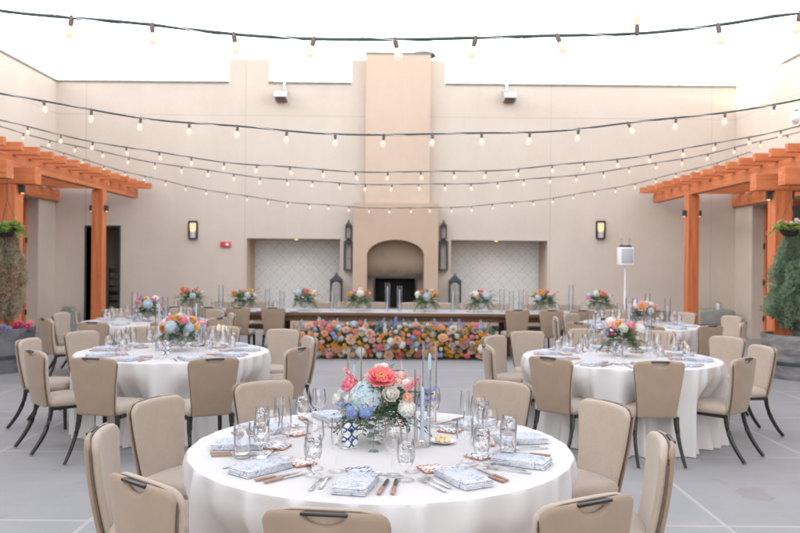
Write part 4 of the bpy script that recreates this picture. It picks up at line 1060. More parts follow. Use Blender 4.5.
for i, (px, fr_) in enumerate(heads):
    x_ = (unroll(px, 300)[0]-CX)*YH/F
    fr2 = fr_+[(k_, az, el, di, sz) for (k_, az, el, di, sz) in rand_blooms(100+i, [])[:12]]
    fr2 = fr_+[(['rose_white', 'rose_peach', 'hyd_white', 'rose_blush', 'ball_yellow', 'hyd_sky'][(i+j) % 6], 110+j*35, 25, .16, .05) for j in range(5)]
    lab = ['pink flower centrepiece at the left end of the head table', 'flower centrepiece second from the left on the head table', 'flower centrepiece beside the left floor lantern on the head table', 'flower centrepiece left of the fireplace on the head table',
           'flower centrepiece right of the fireplace on the head table', 'pale flower centrepiece right of the right floor lantern on the head table', 'orange flower centrepiece second from the right on the head table', 'coral flower centrepiece at the right end of the head table'][i]
    arrangement((x_, YH-.1, ZT), lab, 'flower centrepieces along the head table', fr2, 60+i, 1.2, 26)

# flower bank in front of the head table
fbk = thing('flower_bank', 'low bank of coral, peach, white and blue flowers on the floor before the head table', 'floral installation', (0, 13.43, 0))
r_ = random.Random(77)
kinds = [('open_peach', .055, 13), ('open_blush', .055, 13), ('open_white', .055, 10), ('rose_peach', .05, 8), ('rose_white', .05, 8), ('rose_blush', .05, 7), ('open_coral', .052, 5), ('open_pink', .052, 6), ('hyd_white', .058, 7), ('hyd_sky', .055, 5), ('ball_yellow', .034, 7), ('ball_orange', .034, 2), ('hyd_blue', .04, 2), ('ball_peach', .045, 6), ('peony_white', .055, 4), ('peony_pink', .05, 3)]
pool = [k_ for k_ in kinds for _ in range(k_[2])]
blooms = []; tries = 0
X0, X1 = -1.66, 1.64
while len(blooms) < 225 and tries < 30000:
    tries += 1
    x_ = r_.uniform(X0, X1); z_ = r_.uniform(.06, .60); ed = min(x_-X0, X1-x_)
    top = .58+.05*math.sin(x_*4.1)+.04*math.sin(x_*9.3+1)-(.12*math.exp(-((x_+.1)/.18)**2)) - max(0, .25-ed)*.9
    if z_ > top: continue
    k_ = r_.choice(pool); sz = k_[1]*r_.uniform(1.0, 1.75)
    y_ = -.19-.10*math.sin(min(1, z_/.6)*PI*.6+.5)+r_.uniform(-.07, .05)+.22*max(0, (z_-.4)/.3)
    if any((x_-b_[0])**2+(z_-b_[2])**2 < ((sz+b_[4])*.71)**2 for b_ in blooms): continue
    blooms.append((x_, y_, z_, k_[0], sz))
blooms.sort(key=lambda b_: -b_[4])
rest = MB(); rest_mats = []; 
def bake(mb, mats, me, mt):
    idx = []
    for m_ in me.materials:
        if m_ not in mats: mats.append(m_)
        idx.append(mats.index(m_))
    o = len(mb.v); mb.v += [tuple(mt @ v.co) for v in me.vertices]
    for p_ in me.polygons: mb.f.append(tuple(o+i for i in p_.vertices)); mb.m.append(idx[p_.material_index])
for n, (x_, y_, z_, kd, sz) in enumerate(blooms):
    d = Vector((r_.uniform(-.5, .5), -1, r_.uniform(.3, 1.3))).normalized()
    if n < 78: bloom(fbk, kd, (x_, y_, z_), d, sz)
    else:
        mt = Matrix.Translation((x_, y_, z_)) @ d.to_track_quat('Z', 'Y').to_matrix().to_4x4() @ Matrix.Rotation(r_.uniform(0, 6), 4, 'Z') @ Matrix.Diagonal((sz, sz, sz, 1))
        bake(rest, rest_mats, KIND[kd], mt)
for k_ in range(34):
    x_ = X0+.1+(X1-X0-.2)*(k_+r_.random()*.8)/34; kd = r_.choice(['spike_blue', 'spike_lilac', 'spike_pink', 'spike_blue', 'spike_sky', 'spike_white'])
    bloom(fbk, kd, (x_, -.05+r_.uniform(-.08, .1), .45+r_.uniform(-.06, .08)), (r_.uniform(-.35, .35), -.15, 1), r_.uniform(.15, .21))
sm = MB(); smm = []
for k_ in range(60):      # small filler blossoms
    x_ = r_.uniform(X0, X1); z_ = r_.uniform(.05, .6); d = Vector((r_.uniform(-.5, .5), -1, .4)).normalized()
    mt = Matrix.Translation((x_, -.16+r_.uniform(-.1, .08), z_)) @ d.to_track_quat('Z', 'Y').to_matrix().to_4x4() @ Matrix.Diagonal((.022,)*3+(1,))
    bake(rest, rest_mats, KIND[r_.choice(['ball_white', 'ball_yellow', 'rose_peach', 'rose_pink', 'ball_white', 'rose_blush'])], mt)
tag(rest.build('small_blossoms', rest_mats, fbk, 0), kind='stuff')
m_ = MB()
for k_ in range(400):
    x_ = r_.uniform(X0-.02, X1+.02); z_ = r_.uniform(.02, .52)
    d = Vector((r_.uniform(-.6, .6), -1 if r_.random() < .75 else .2, r_.uniform(-.3, .8)))
    sprig(m_, (x_, -.08-.12*r_.random(), z_), d, r_.uniform(.12, .24), r_.randint(5, 7), r_.uniform(.035, .06), 0 if r_.random() < .7 else 1, r_, .5, r_.random() < .3)
for k_ in range(110):
    x_ = r_.uniform(X0-.1, X1+.15); sprig(m_, (x_, -.05, .42), (r_.uniform(-.6, .6), -.2, 1), r_.uniform(.14, .30), 8, .035, r_.randint(0, 1), r_, .25)
for k_ in range(120):
    x_ = r_.uniform(X0-.05, X1+.05); sprig(m_, (x_, -.12, .07), (r_.uniform(-.6, .6), -1, r_.uniform(-.3, .1)), .14, 5, .04, 0, r_, .4)
m_.build('foliage', [M['leaf'], M['euc']], fbk, 0)
MB().box(X0+.04, X1-.04, -.06, .16, .0, .46, bev=.03).build('foam_base', M['leaf'], fbk)

# ------------------------------------------------------------------ tableware meshes
def G(name, prof, n=28, mat='glass', cap0=False): return MB().lathe(prof, n, cap0=cap0).mesh(name, M[mat])
goblet = G('bowl', [(.0, .001), (.036, .001), (.036, .003), (.012, .008), (.006, .02), (.006, .042), (.012, .052), (.030, .068), (.038, .095), (.0385, .125), (.034, .168), (.033, .168), (.0373, .125), (.0368, .096), (.029, .071), (0, .060)])
goblet_w = MB().lathe([(0, .061), (.0285, .0715), (.0362, .096), (.0368, .125), (.0345, .152), (0, .152)], 24).mesh('water', M['water'])
wine = G('bowl', [(.0, .001), (.036, .001), (.036, .003), (.010, .008), (.0042, .02), (.0042, .088), (.012, .098), (.033, .118), (.0405, .145), (.038, .18), (.0335, .208), (.0328, .208), (.037, .18), (.0395, .145), (.032, .12), (0, .103)])
flute = G('bowl', [(.0, .001), (.032, .001), (.032, .003), (.009, .008), (.0038, .02), (.0038, .078), (.010, .09), (.020, .115), (.0245, .15), (.0235, .19), (.0215, .225), (.0208, .225), (.0228, .19), (.0238, .15), (.019, .118), (0, .097)])
tumbler = G('bowl', [(.0, .001), (.031, .001), (.033, .006), (.034, .125), (.0325, .125), (.0315, .012), (0, .010)])
tumbler_w = MB().lathe([(0, .011), (.0312, .013), (.0322, .10), (0, .10)], 24).mesh('water', M['water'])
ice = MB()
for k_ in range(3):
    ice.box(-.010, .010, -.010, .010, -.010, .010, mat=Matrix.Translation((.012*math.cos(k_*2.1), .012*math.sin(k_*2.1), .138+.006*k_)) @ Matrix.Rotation(k_*1.1+.4, 4, 'X') @ Matrix.Rotation(k_, 4, 'Z'), bev=.003, seg=1)
ice = ice.mesh('ice', M['crystal'])
def fork_mesh():
    m_ = MB(); prof = [(-.10, .007, .002), (-.06, .0055, .003), (0, .003, .004), (.03, .0028, .009), (.05, .010, .006), (.062, .012, .004)]
    vs = []; fs = []
    for (y_, w_, z_) in prof:
        for dz in (0, .0016): vs += [(-w_, y_, z_+dz), (w_, y_, z_+dz)]
    for i in range(len(prof)-1):
        a = i*4; b_ = a+4; fs += [(a, a+1, b_+1, b_), (a+2, b_+2, b_+3, a+3), (a, b_, b_+2, a+2), (a+1, a+3, b_+3, b_+1)]
    fs += [(0, 2, 3, 1), (len(vs)-4, len(vs)-3, len(vs)-1, len(vs)-2)]; m_.add(vs, fs)
    for t_ in range(4):
        x_ = -.0105+.007*t_; m_.add([(x_-.0015, .061, .004), (x_+.0015, .061, .004), (x_+.001, .10, .005), (x_-.001, .10, .005), (x_-.0015, .061, .0056), (x_+.0015, .061, .0056), (x_+.001, .10, .0062), (x_-.001, .10, .0062)],
              [(0, 3, 2, 1), (4, 5, 6, 7), (0, 1, 5, 4), (1, 2, 6, 5), (2, 3, 7, 6), (3, 0, 4, 7)])
    return m_.mesh('fork', M['steel'], 40)
def knife_meshes():
    a = MB(); a.box(-.0085, .0085, -.105, -.01, .001, .009, bev=.003, seg=2); h_ = a.mesh('handle', M['bronze_handle'])
    b_ = MB(); b_.add([(-.006, -.012, .003), (.006, -.012, .003), (.0105, .04, .003), (.008, .10, .003), (-.002, .115, .003), (-.006, .09, .003), (-.006, -.012, .0045), (.006, -.012, .0045), (.0105, .04, .0045), (.008, .10, .0045), (-.002, .115, .0045), (-.006, .09, .0045)],
        [(5, 4, 3, 2, 1, 0), (6, 7, 8, 9, 10, 11)]+[(i, (i+1) % 6, (i+1) % 6+6, i+6) for i in range(6)])
    return h_, b_.mesh('blade', M['steel'], 30)
def spoon_mesh():
    m_ = MB(); m_.box(-.003, .003, -.09, .03, .002, .005, bev=.001, seg=1)
    vs = []; fs = []; N_ = 14
    for j in range(5):
        q = j/4
        for k_ in range(N_): a = 2*PI*k_/N_; vs.append((.016*q*math.cos(a), .052+.026*q*math.sin(a), .002+.006*q*q))
    for j in range(4):
        for k_ in range(N_): fs.append((j*N_+k_, j*N_+(k_+1) % N_, (j+1)*N_+(k_+1) % N_, (j+1)*N_+k_))
    m_.add(vs, fs); return m_.mesh('spoon', M['steel'], 60)
def napkin_meshes():
    a = MB()
    for k_ in range(4):
        o_ = .0025*(k_ % 2); a.box(-.068+o_, .068-o_, -.125+o_*2, .125-o_, .0005+.0068*k_, .0005+.0068*k_+.0064, bev=.0028, seg=2, mat=Matrix.Rotation(R(.7*(k_ % 3)), 4, 'Z'), mi=1 if k_ in (1,) else 0)
    body = a.mesh('cloth', [M['napkin'], M['napkin_white']], 40)
    b_ = MB(); b_.box(-.0715, .0715, -.085, .035, -.0002+.001, .0308, bev=.004, seg=2, mat=Matrix.Rotation(R(-3), 4, 'Z')); return body, b_.mesh('band', M['napkin'], 40)
FORK, (KH, KB), SPOON, (NAP, BAND) = fork_mesh(), knife_meshes(), spoon_mesh(), napkin_meshes()
def tmesh(mname):
    a = MB(); a.box(-.054, .054, -.054, .054, .0005, .008, bev=.0015, seg=1); return a.mesh('body', M['terracotta'], 30)
TB = tmesh('x'); TGA = MB().box(-.0535, .0535, -.0535, .0535, .0081, .0105, bev=.0008, seg=1).mesh('glaze', M['tile_a'], 30); TGB = MB().box(-.0535, .0535, -.0535, .0535, .0081, .0105, bev=.0008, seg=1).mesh('glaze', M['tile_b'], 30)
CARD = MB().box(-.045, .045, -.011, .011, .0107, .0115).mesh('name_card', M['porcelain'], 0)

def put(name, label, cat, group, parts, x, y, z, rz):
    t = thing(name, label, cat, (x, y, z), rz, group)
    last = t
    for nm, me in parts: inst(nm, me, t)
    return t
def setting(key, idx, cx, cy, phi, where, level):
    """phi: degrees, 0 = towards the camera, positive to the right; level 0 = full setting"""
    tn = NM[key]; a = R(phi); u = Vector((math.sin(a), -math.cos(a))); s_ = Vector((math.cos(a), math.sin(a)))   # outwards, right hand of the guest reversed for the camera
    # guest faces the centre: guest's right is s_ rotated: for phi=0 guest right is +x
    rz = a                                                            # local +y points to the table centre
    def P(r_, side): return Vector((cx, cy))+u*r_+s_*side
    g_ = lambda s: f'{s} on the round tables'
    j = lambda v: rnd.uniform(-v, v)
    p_ = P(.70+j(.012), .0+j(.012)); put('folded_napkin', f'folded blue toile napkin at the {where} seat of the {tn}', 'napkin', g_('folded napkins'), [('cloth', NAP), ('band', BAND)], p_.x, p_.y, ZT, rz+R(j(6)))
    p_ = P(.50+j(.01), .0+j(.02)); tl = TGA if (idx % 2 == 0) else TGB
    if level < 2:
        put('painted_tile', f'{"navy" if tl is TGA else "orange"} painted tile favour at the {where} seat of the {tn}', 'tile', g_('painted tiles'), [('body', TB), ('glaze', tl)]+([('name_card', CARD)] if level == 0 else []), p_.x, p_.y, ZT, rz+R(j(25)))
    if level == 0:
        for q, (sd, nm) in enumerate(((-.15, 'outer'), (-.118, 'inner'))):
            p_ = P(.695-.03*q, sd+j(.006)); put('fork', f'{nm} fork left of the napkin at the {where} seat, {tn}', 'fork', g_('forks'), [], p_.x, p_.y, ZT+.001, rz)
            o = COL.objects[-1]
        for q, (sd, nm) in enumerate(((.125, 'inner'), (.158, 'outer'))):
            p_ = P(.70-.01*q, sd+j(.006)); put('knife', f'{nm} knife right of the napkin at the {where} seat, {tn}', 'knife', g_('knives'), [('handle', KH), ('blade', KB)], p_.x, p_.y, ZT+.001, rz+R(j(5)))
        p_ = P(.52, .105+j(.01)); o = inst('spoon', SPOON); o.location = (p_.x, p_.y, ZT+.001); o.rotation_euler = (0, 0, rz+R(75+j(15))); tag(o, f'dessert spoon beyond the napkin at the {where} seat of the {tn}', 'spoon', g_('spoons'))
    elif level == 1:
        p_ = P(.695, -.13); o = inst('fork', FORK); o.location = (p_.x, p_.y, ZT+.001); o.rotation_euler = (0, 0, rz); tag(o, f'fork left of the napkin, {where} seat of the {tn}', 'fork', g_('forks'))
        p_ = P(.70, .13); put('knife', f'knife right of the napkin, {where} seat of the {tn}', 'knife', g_('knives'), [('handle', KH), ('blade', KB)], p_.x, p_.y, ZT+.001, rz+R(j(5)))
    p_ = P(.57+j(.015), .20+j(.015)); put('water_goblet', f'filled water goblet at the {where} seat of the {tn}', 'glass', g_('water goblets'), [('bowl', goblet), ('water', goblet_w)]+([('ice', ice)] if level == 0 else []), p_.x, p_.y, ZT, j(3))
    p_ = P(.51+j(.012), .125+j(.015)); o = inst('wine_glass', wine); o.location = (p_.x, p_.y, ZT); tag(o, f'empty wine glass at the {where} seat of the {tn}', 'glass', g_('wine glasses'))
    if level < 2:
        p_ = P(.46+j(.012), .20+j(.015)); o = inst('champagne_flute', flute); o.location = (p_.x, p_.y, ZT); tag(o, f'empty champagne flute at the {where} seat of the {tn}', 'glass', g_('champagne flutes'))
WH = {'fg': ['front centre', 'front right', 'near right', 'far right', 'back right', 'back centre', 'back left', 'far left', 'near left', 'front left']}
def settings(key, level, phis, names):
    cx, cy = {'fg': FG, 'ml': ML, 'mr': MR, 'fl': FL, 'fr': FR}[key]
    for i, (ph, nm) in enumerate(zip(phis, names)): setting(key, i, cx, cy, ph, nm, level)
# forks of the full settings are single meshes: patch put() for them
_old_put = put
def put(name, label, cat, group, parts, x, y, z, rz):
    if not parts and name == 'fork':
        o = inst('fork', FORK); o.location = (x, y, z); o.rotation_euler = (0, 0, rz); return tag(o, label, cat, group)
    return _old_put(name, label, cat, group, parts, x, y, z, rz)
settings('fg', 0, [-8, 30, 64, 98, 134, 172, -154, -118, -84, -46], WH['fg'])
settings('ml', 1, [27, 63, 99, 135, 168, -160, -126, -95, -53, -15], ['front right', 'near right', 'far right', 'back right', 'back centre', 'back left', 'far left', 'middle left', 'near left', 'front left'])
settings('mr', 1, [0, 36, 72, 108, 144, 180, -144, -108, -72, -36], WH['fg'])
settings('fl', 2, [-12, 26, 64, 118, 152, 178, -142, -105, -60], ['front left', 'front right', 'near right', 'far right', 'back right', 'back centre', 'back left', 'far left', 'near left'])
settings('fr', 2, [-10, 30, 72, 108, 144, 180, -130, -100, -60], ['front centre', 'front right', 'near right', 'far right', 'back right', 'back centre', 'back left', 'far left', 'near left'])

# candles in glass cylinders
def cyl_candle(x, y, z, gh, gd, chh, label, wax='wax_blue', lit=False):
    t = thing('glass_hurricane', label, 'candle', (x, y, z), 0, 'tall candles in glass cylinders')
    r_ = gd/2
    MB().lathe([(0, .001), (r_, .001), (r_, gh), (r_-.0025, gh), (r_-.0025, .012), (0, .012)], 32).build('cylinder', M['glass'], t)
    MB().lathe([(0, .013), (.022, .013), (.022, .02), (.012, .03), (0, .03)], 16).build('holder', M['crystal'], t)
    MB().lathe([(.0108, .03), (.0095, chh-.02), (.004, chh-.004), (0, chh)], 16).build('taper', M[wax], t)
    MB().tube([(0, 0, chh-.003), (.001, 0, chh+.012)], .0012, 5).build('wick', M['wick'], t)
    return t
cyl_candle(.140, 3.80, ZT, .37, .085, .29, 'blue taper in the shorter glass cylinder right of the foreground flowers')
cyl_candle(.200, 4.38, ZT, .45, .085, .385, 'blue taper in the tallest glass cylinder behind the foreground flowers, right')
cyl_candle(-.222, 4.38, ZT, .41, .085, .32, 'blue taper in a glass cylinder behind the foreground flowers, left')
def cpx(px, pbase, ptop, gh, label, wax='wax_blue'):
    p_ = onz(px, pbase, ZT); ch_ = at(px, ptop, p_.y).z-ZT; cyl_candle(p_.x, p_.y, ZT, max(gh, ch_+.06), .085, ch_, label, wax)
cpx(201.5, 346, 323, .37, 'blue taper right of the flowers on the middle left table'); cpx(196, 341, 303, .4, 'taller blue taper behind the flowers on the middle left table'); cpx(159, 341, 302, .42, 'blue taper left of the flowers on the middle left table')
cpx(591.5, 347, 319, .37, 'blue taper left of the flowers on the middle right table'); cpx(647.5, 346, 326, .4, 'blue taper right of the flowers on the middle right table'); cpx(629, 341, 303, .42, 'taller blue taper behind the flowers on the middle right table')
cpx(134.5, 321, 296, .36, 'blue taper left of the flowers on the far left table'); cpx(165, 319.5, 303, .34, 'blue taper right of the flowers on the far left table')
cpx(632.5, 322, 305, .3, 'coral taper left of the flowers on the far right table', 'wax_coral'); cpx(647.5, 319, 297, .4, 'blue taper behind the flowers on the far right table'); cpx(667.5, 323, 306, .38, 'blue taper right of the flowers on the far right table')
for i, (px, pt, wx, lb) in enumerate(((221, 288, 'wax_blue', 'between the first two bouquets of the head table'), (267.5, 291.5, 'wax_blue', 'left of the third bouquet on the head table'), (282, 294.5, 'wax_blue', 'shorter, left of the third bouquet on the head table'),
        (332, 292, 'wax_blue', 'in front of the left floor lantern'), (387.5, 286, 'wax_blue', 'left one before the black firebox'), (399.5, 289, 'wax_blue', 'right one before the black firebox'), (453, 292, 'wax_blue', 'in front of the right floor lantern'),
        (502, 292.5, 'wax_blue', 'right of the sixth bouquet on the head table'), (511.5, 294, 'wax_blue', 'second right of the sixth bouquet on the head table'), (523, 293.5, 'wax_blue', 'beside the coral taper on the head table'), (527, 294, 'wax_coral', 'left of the orange bouquet'), (571, 288, 'wax_blue', 'between the last two bouquets of the head table'))):
    x_ = (unroll(px, 300)[0]-CX)*14.0/F; chh = at(px, pt, 14.0).z-ZT
    cyl_candle(x_, 14.0 if i != 9 else 14.2, ZT, chh+.06, .09 if i != 10 else .05, chh, ('blue' if wx == 'wax_blue' else 'coral')+' taper '+lb, wx)

def plate_of_butter(x, y, label, seed):
    t = thing('butter_plate', label, 'plate', (x, y, ZT), 0, 'small plates of butter')
    MB().lathe([(0, .004), (.035, .004), (.062, .011), (.064, .013), (.06, .012), (.034, .007), (0, .007)], 28).build('plate', M['porcelain'], t)
    r_ = random.Random(seed)
    for k_ in range(8):
        a = 2*PI*k_/7; rr = .028 if k_ < 7 else 0
        MB().lathe([(.0, 0), (.009, .002), (.0125, .009), (.010, .018), (.004, .022), (0, .022)], 12, mat=Matrix.Translation((rr*math.cos(a), rr*math.sin(a), .0075+(.012 if k_ == 7 else 0)))).build('butter_ball', M['butter'], t)
plate_of_butter(.245, 3.86, 'small white plate of butter balls right of the foreground candles', 1)
p_ = onz(210, 344, ZT); plate_of_butter(p_.x, p_.y, 'small plate of butter balls on the middle left table', 2)
p_ = onz(565, 346, ZT); plate_of_butter(p_.x, p_.y, 'small plate of butter balls on the middle right table', 3)
# lit votives on a low cake stand, middle left table
p_ = onz(206, 343, ZT)
p_.y += .10; p_.x = -1.9
t = thing('votive_stand', 'low glass stand with lit ivory votive candles on the middle left table', 'candle stand', (p_.x, p_.y+.05, ZT))
MB().lathe([(0, .001), (.045, .001), (.012, .012), (.010, .10), (.03, .112), (.075, .115), (.075, .12), (0, .12)], 24).build('stand', M['glass'], t)
for k_ in range(5):
    a = 2*PI*k_/5; c_ = MB(); hh = .04+.012*(k_ % 3); c_.lathe([(0, .121), (.016, .121), (.016, .121+hh), (0, .121+hh)], 12, mat=Matrix.Translation((.045*math.cos(a), .045*math.sin(a), 0))); o = c_.build('votive', M['wax_ivory'], t)
    c_ = MB(); c_.lathe([(0, .121+hh+.002), (.0035, .121+hh+.008), (.0015, .121+hh+.016), (0, .121+hh+.02)], 8, mat=Matrix.Translation((.045*math.cos(a), .045*math.sin(a), 0))); c_.build('flame', M['flame'], o)

# painted ceramic table numerals
def numeral(x, y, rz, body, label, h=.13):
    cu = bpy.data.curves.new('numeral_curve', 'FONT'); cu.body = body; cu.size = h*1.38; cu.extrude = .007; cu.bevel_depth = .0025; cu.offset = .004; cu.align_x = 'CENTER'
    ob = bpy.data.objects.new('tmp', cu); COL.objects.link(ob)
    dg = bpy.context.evaluated_depsgraph_get(); dg.update(); me = bpy.data.meshes.new_from_object(ob.evaluated_get(dg))
    bpy.data.objects.remove(ob)
    for v in me.vertices: v.co = Vector((v.co.x, -v.co.z, v.co.y))
    me.materials.clear(); me.materials.append(M['numeral'])
    mz = min(v.co.z for v in me.vertices)
    for v in me.vertices: v.co.z -= mz-.002
    t = thing('table_number', label, 'table number', (x, y, ZT), rz, 'painted ceramic table numbers')
    inst('digit', me, t)
    MB().box(-.04, .04, -.018, .018, 0, .0035, bev=.001, seg=1).build('foot', M['porcelain'], t)
p_ = onz(350.5, 447.5, ZT); numeral(p_.x, p_.y, R(35), '8', 'painted ceramic table number leaning at the foot of the foreground flowers', .11)
p_ = onz(165.5, 355, ZT); numeral(p_.x, p_.y, R(10), '8', 'white ceramic table number before the flowers of the middle left table', .13)
p_ = onz(615.5, 355, ZT); numeral(p_.x, p_.y, R(40), '8', 'painted ceramic table number before the flowers of the middle right table', .12)

# extra carafe-like tumblers seen on the foreground table (left and right)
for (px, py, me, w_, lab) in ((242, 461, tumbler, tumbler_w, 'straight water tumbler among the glasses at the left of the foreground table'), (508, 461, tumbler, tumbler_w, 'straight water tumbler among the glasses at the right of the foreground table')):
    p_ = onz(px, py-4, ZT); t = put('water_tumbler', lab, 'glass', 'straight tumblers', [('bowl', me), ('water', w_)], p_.x, p_.y, ZT, 0); t.scale = (1.15, 1.15, 1.25)

# head table place settings
for i in range(15):
    x_ = -3.95+7.9*i/14+rnd.uniform(-.06, .06)
    for sd, yy in (('near', HY0+.26), ('far', HY1-.26)):
        if sd == 'near' and abs(x_) < 1.7: continue
        o = inst('water_goblet', goblet); o.location = (x_+.1, yy, ZT); tag(o, f'water goblet on the {sd} side of the head table, {ordn[i] if i < 13 else ["fourteenth", "fifteenth"][i-13]} setting from the left', 'glass', 'goblets along the head table')
        if sd == 'near': put('folded_napkin', f'folded napkin on the near edge of the head table, {ordn[i] if i < 13 else ["fourteenth", "fifteenth"][i-13]} setting from the left', 'napkin', 'napkins along the head table', [('cloth', NAP)], x_-.05, HY0+.16, ZT, 0)

# ------------------------------------------------------------------ planters, plants, baskets
def needle_tree(parent, hgt, rad, n, seed, mats, ragged=.15, zb=.08, colpow=.8, lean=0, tuft=.09, width=.009, column=False):
    r_ = random.Random(seed); m_ = MB(); tr = MB()
    tr.tube([(0, 0, -.15), (.01, 0, hgt*.4), (lean, 0, hgt*.95)], [.035, .024, .006], 8); tr.build('trunk', M['bark'], parent)
    for k_ in range(n):
        v = r_.random()**.75; z = zb+(hgt-zb)*v
        prof = (1-v)**colpow*min(1, .45+v*3.0) if not column else min(1, .55+v*1.6)*(1-max(0, v-.55)/.45*.8)
        a = r_.uniform(0, 2*PI); lump = 1+ragged*noise.noise(Vector((math.cos(a)*2, math.sin(a)*2, z*3.5+seed)))*2.2
        rr = rad*prof*lump*(r_.random()**.45)
        base = Vector((rr*math.cos(a)+lean*v, rr*math.sin(a), z))
        d0 = Vector((math.cos(a)*.8, math.sin(a)*.8, r_.uniform(.5, 1.5))).normalized()
        L = tuft*r_.uniform(.6, 1.4)
        mi = 0 if noise.noise(base*5+Vector((seed, 0, 0))) > -.05 else 1
        for q in range(5):
            d = (d0+Vector((r_.gauss(0, .38), r_.gauss(0, .38), r_.gauss(0, .3)))).normalized(); s_ = d.cross(Vector((r_.gauss(0, 1), r_.gauss(0, 1), r_.gauss(0, 1)))).normalized()*width
            b0 = base+d0*L*.25*q/5; m_.add([b0-s_*.5, b0+s_*.5, b0+d*L*.6+s_*.8, b0+d*L, b0+d*L*.6-s_*.8], [(0, 1, 2, 3, 4)], mi)
    # inner branches
    for k_ in range(40):
        a = r_.uniform(0, 2*PI); z = zb+(hgt*.85-zb)*r_.random(); rr = rad*.6*(1-z/hgt)**.5
        m_.tube([(lean*z/hgt, 0, z-.05), (rr*math.cos(a)*.6, rr*math.sin(a)*.6, z+.08), (rr*math.cos(a), rr*math.sin(a), z+.25)], [.006, .004, .002], 4, 2)
    m_.build('crown', mats+[M['bark']], parent, 0)
def planter(x, y, r_, h_, label, mat):
    t = thing('planter', label, 'planter', (x, y, 0), 0, 'big round planters under the pergolas')
    MB().lathe([(0, 0), (r_*.86, 0), (r_*.92, h_*.35), (r_, h_*.75), (r_*1.03, h_*.90), (r_*1.03, h_), (r_*.93, h_), (r_*.92, h_-.09)], 40).build('tub', M[mat], t)
    MB().lathe([(r_*.95, h_*.33), (r_*.965, h_*.37), (r_*.95, h_*.41)], 40).build('hoop', M['lantern'], t)
    MB().lathe([(r_*.925, h_-.09), (r_*.5, h_-.07), (0, h_-.05)], 30).build('soil', M['soil'], t)
    return t
PLX, PLY, PRX = -5.86, 11.45, 5.98
planter(PLX, PLY, .52, .64, 'dark blue grey round planter with petunias under the left pergola', 'concrete')
planter(PRX, PLY, .52, .64, 'weathered grey brown round planter under the right pergola', 'barrel')
t = thing('juniper', 'conical blue green juniper in the right planter', 'tree', (PRX-.14, PLY, .58)); needle_tree(t, 1.60, .38, 9500, 3, [M['juniper'], M['juniper2']], .45, .12, .85, -.02, .055, .0065)
t = thing('dried_shrub', 'tall dried brown shrub in the left planter', 'shrub', (PLX+.17, PLY-.05, .58)); needle_tree(t, 1.56, .22, 8200, 6, [M['dried'], M['dried2']], .3, .16, .6, .02, .055, .005, True)
def petunia(x, y, z, colr, nm, lab, seed):
    r_ = random.Random(seed); t = thing('petunia', lab, 'flower', (x, y, z), 0, 'petunias round the rim of the left planter')
    m_ = MB()
    for k_ in range(10):
        a = r_.uniform(0, 6.28); sprig(m_, (0, 0, -.05), (math.cos(a), math.sin(a), r_.uniform(.5, 1.5)), .14, 5, .05, 0, r_, .5, True)
    m_.build('leaves', M['leaf'], t, 0)
    for k_ in range(5):
        a = r_.uniform(0, 6.28); bloom(t, colr, (.07*math.cos(a), .07*math.sin(a)-.02, .06+r_.uniform(-.02, .04)), (math.cos(a)*.5, -1, .6), .045)
KIND['open_magenta'] = peony_open('magenta', 5); KIND['open_lilac'] = peony_open('lilac', 5)
for i, (dx, dy, cl, lab) in enumerate(((.44, -.12, 'open_magenta', 'bright magenta petunia at the right rim of the left planter'), (.30, -.33, 'open_lilac', 'violet petunia between the magenta ones in the left planter'), (.16, -.40, 'open_magenta', 'magenta petunia near the stem of the dried shrub'), (-.05, -.42, 'open_white', 'white petunia at the front of the left planter'), (.40, .10, 'open_pink', 'pink petunia at the far rim of the left planter'))):
    petunia(PLX+dx, PLY+dy, .60, cl, '', lab, 50+i)
def basket(x, y, z, ztop, lab, seed, cols, leafm):
    r_ = random.Random(seed); t = thing('hanging_basket', lab, 'hanging basket', (x, y, z), 0, 'hanging baskets from the pergola beams')
    MB().lathe([(0, 0), (.08, .01), (.13, .07), (.15, .15), (.14, .15), (.12, .08), (0, .03)], 24).build('bowl', M['black'], t)
    for k_ in range(3):
        a = R(30+120*k_); MB().tube([(.145*math.cos(a), .145*math.sin(a), .15), (0, 0, .55)], .003, 5).build('chain', M['lantern'], t)
    MB().tube([(0, 0, .55), (0, 0, ztop-z)], .004, 5).build('hook', M['lantern'], t)
    m_ = MB()
    for k_ in range(46):
        a = r_.uniform(0, 6.28); sprig(m_, (.08*math.cos(a), .08*math.sin(a), .12), (math.cos(a), math.sin(a), r_.uniform(-.1, 1.6)), r_.uniform(.12, .22), 5, .07, 0, r_, r_.uniform(.4, 1.2), True)
    m_.build('leaves', [M[leafm]], t, 0)
    for k_ in range(11 if cols else 0):
        a = r_.uniform(0, 6.28); e = r_.uniform(.1, .9); bloom(t, r_.choice(cols), (.16*math.cos(a), .16*math.sin(a), .17+.08*e), (math.cos(a), math.sin(a)-.5, .6), .036)
p_ = at(790, 226, 11.1); basket(p_.x, 11.1, p_.z-.16, 2.79, 'hanging basket of pink and white flowers before the right pergola post', 5, ['open_pink', 'open_white', 'rose_blush', 'open_pink'], 'lime')
p_ = at(7, 226, 11.1); basket(p_.x, 11.1, p_.z-.16, 2.79, 'hanging basket of lime green leaves before the left pergola post', 9, [], 'lime')

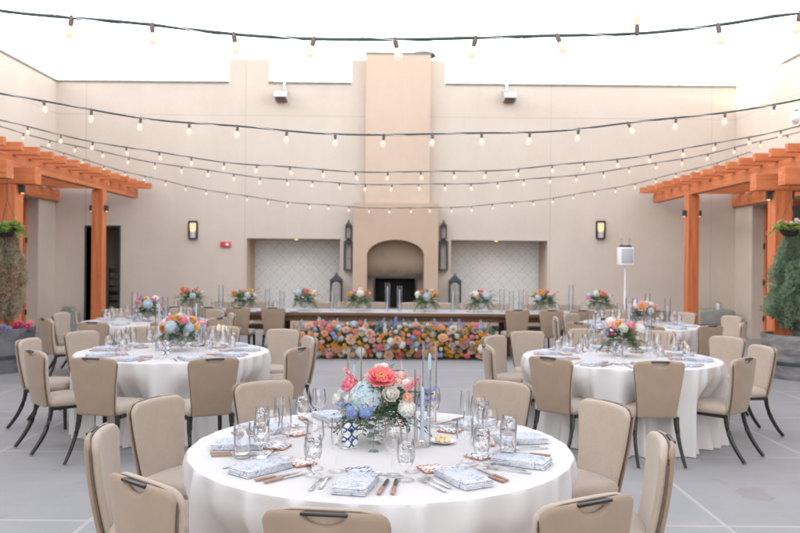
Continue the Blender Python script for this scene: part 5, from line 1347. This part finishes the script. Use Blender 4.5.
# ------------------------------------------------------------------ world, sun, camera
world = bpy.data.worlds.new('World'); sc.world = world; world.use_nodes = True
nt = world.node_tree; bg = nt.nodes['Background']
sky = nt.nodes.new('ShaderNodeTexSky'); sky.sky_type = 'NISHITA'; sky.sun_disc = False
SEL, SAZ = 11.0, 268.0          # elevation; azimuth, clockwise from +Y
sky.sun_elevation = R(SEL); sky.sun_rotation = R(SAZ); sky.air_density = 1.0; sky.dust_density = .6; sky.ozone_density = 1.0
hs = nt.nodes.new('ShaderNodeHueSaturation'); hs.inputs['Saturation'].default_value = .30
wb = nt.nodes.new('ShaderNodeMix'); wb.data_type = 'RGBA'; wb.blend_type = 'MULTIPLY'; wb.inputs[0].default_value = 1; wb.inputs[7].default_value = (1.0, .95, .93, 1)
nt.links.new(sky.outputs[0], hs.inputs['Color']); nt.links.new(hs.outputs[0], wb.inputs[6]); nt.links.new(wb.outputs[2], bg.inputs['Color'])
bg.inputs['Strength'].default_value = .15
sl = bpy.data.lights.new('sun', 'SUN'); sl.energy = 2.0; sl.angle = R(.5); sl.color = (1, .86, .70)
so = bpy.data.objects.new('sun', sl); COL.objects.link(so)
dv = Vector((math.sin(R(SAZ))*math.cos(R(SEL)), math.cos(R(SAZ))*math.cos(R(SEL)), math.sin(R(SEL))))
so.rotation_euler = dv.to_track_quat('Z', 'Y').to_euler()
cam = bpy.data.cameras.new('camera'); co = bpy.data.objects.new('camera', cam); COL.objects.link(co); sc.camera = co
cam.sensor_width = 36; cam.lens = F/800*36; cam.clip_end = 400; cam.clip_start = .05
co.location = (0, 0, H)
co.rotation_euler = (Matrix.Rotation(R(90), 3, 'X') @ Matrix.Rotation(R(ROLL), 3, 'Z')).to_euler()
cam.shift_x = (400-CX)/800; cam.shift_y = (HZ-266.5)/800
cam.dof.use_dof = True; cam.dof.focus_distance = 3.55; cam.dof.aperture_fstop = 3.5
sc.view_settings.view_transform = 'Standard'; sc.view_settings.look = 'None'; sc.view_settings.gamma = 1
sc.view_settings.exposure = 2.98
sc.render.engine = 'CYCLES'
cy = sc.cycles
cy.use_denoising = True; cy.max_bounces = 8; cy.diffuse_bounces = 4; cy.glossy_bounces = 4; cy.transmission_bounces = 8; cy.transparent_max_bounces = 32
cy.caustics_reflective = False; cy.caustics_refractive = False; cy.sample_clamp_indirect = 6
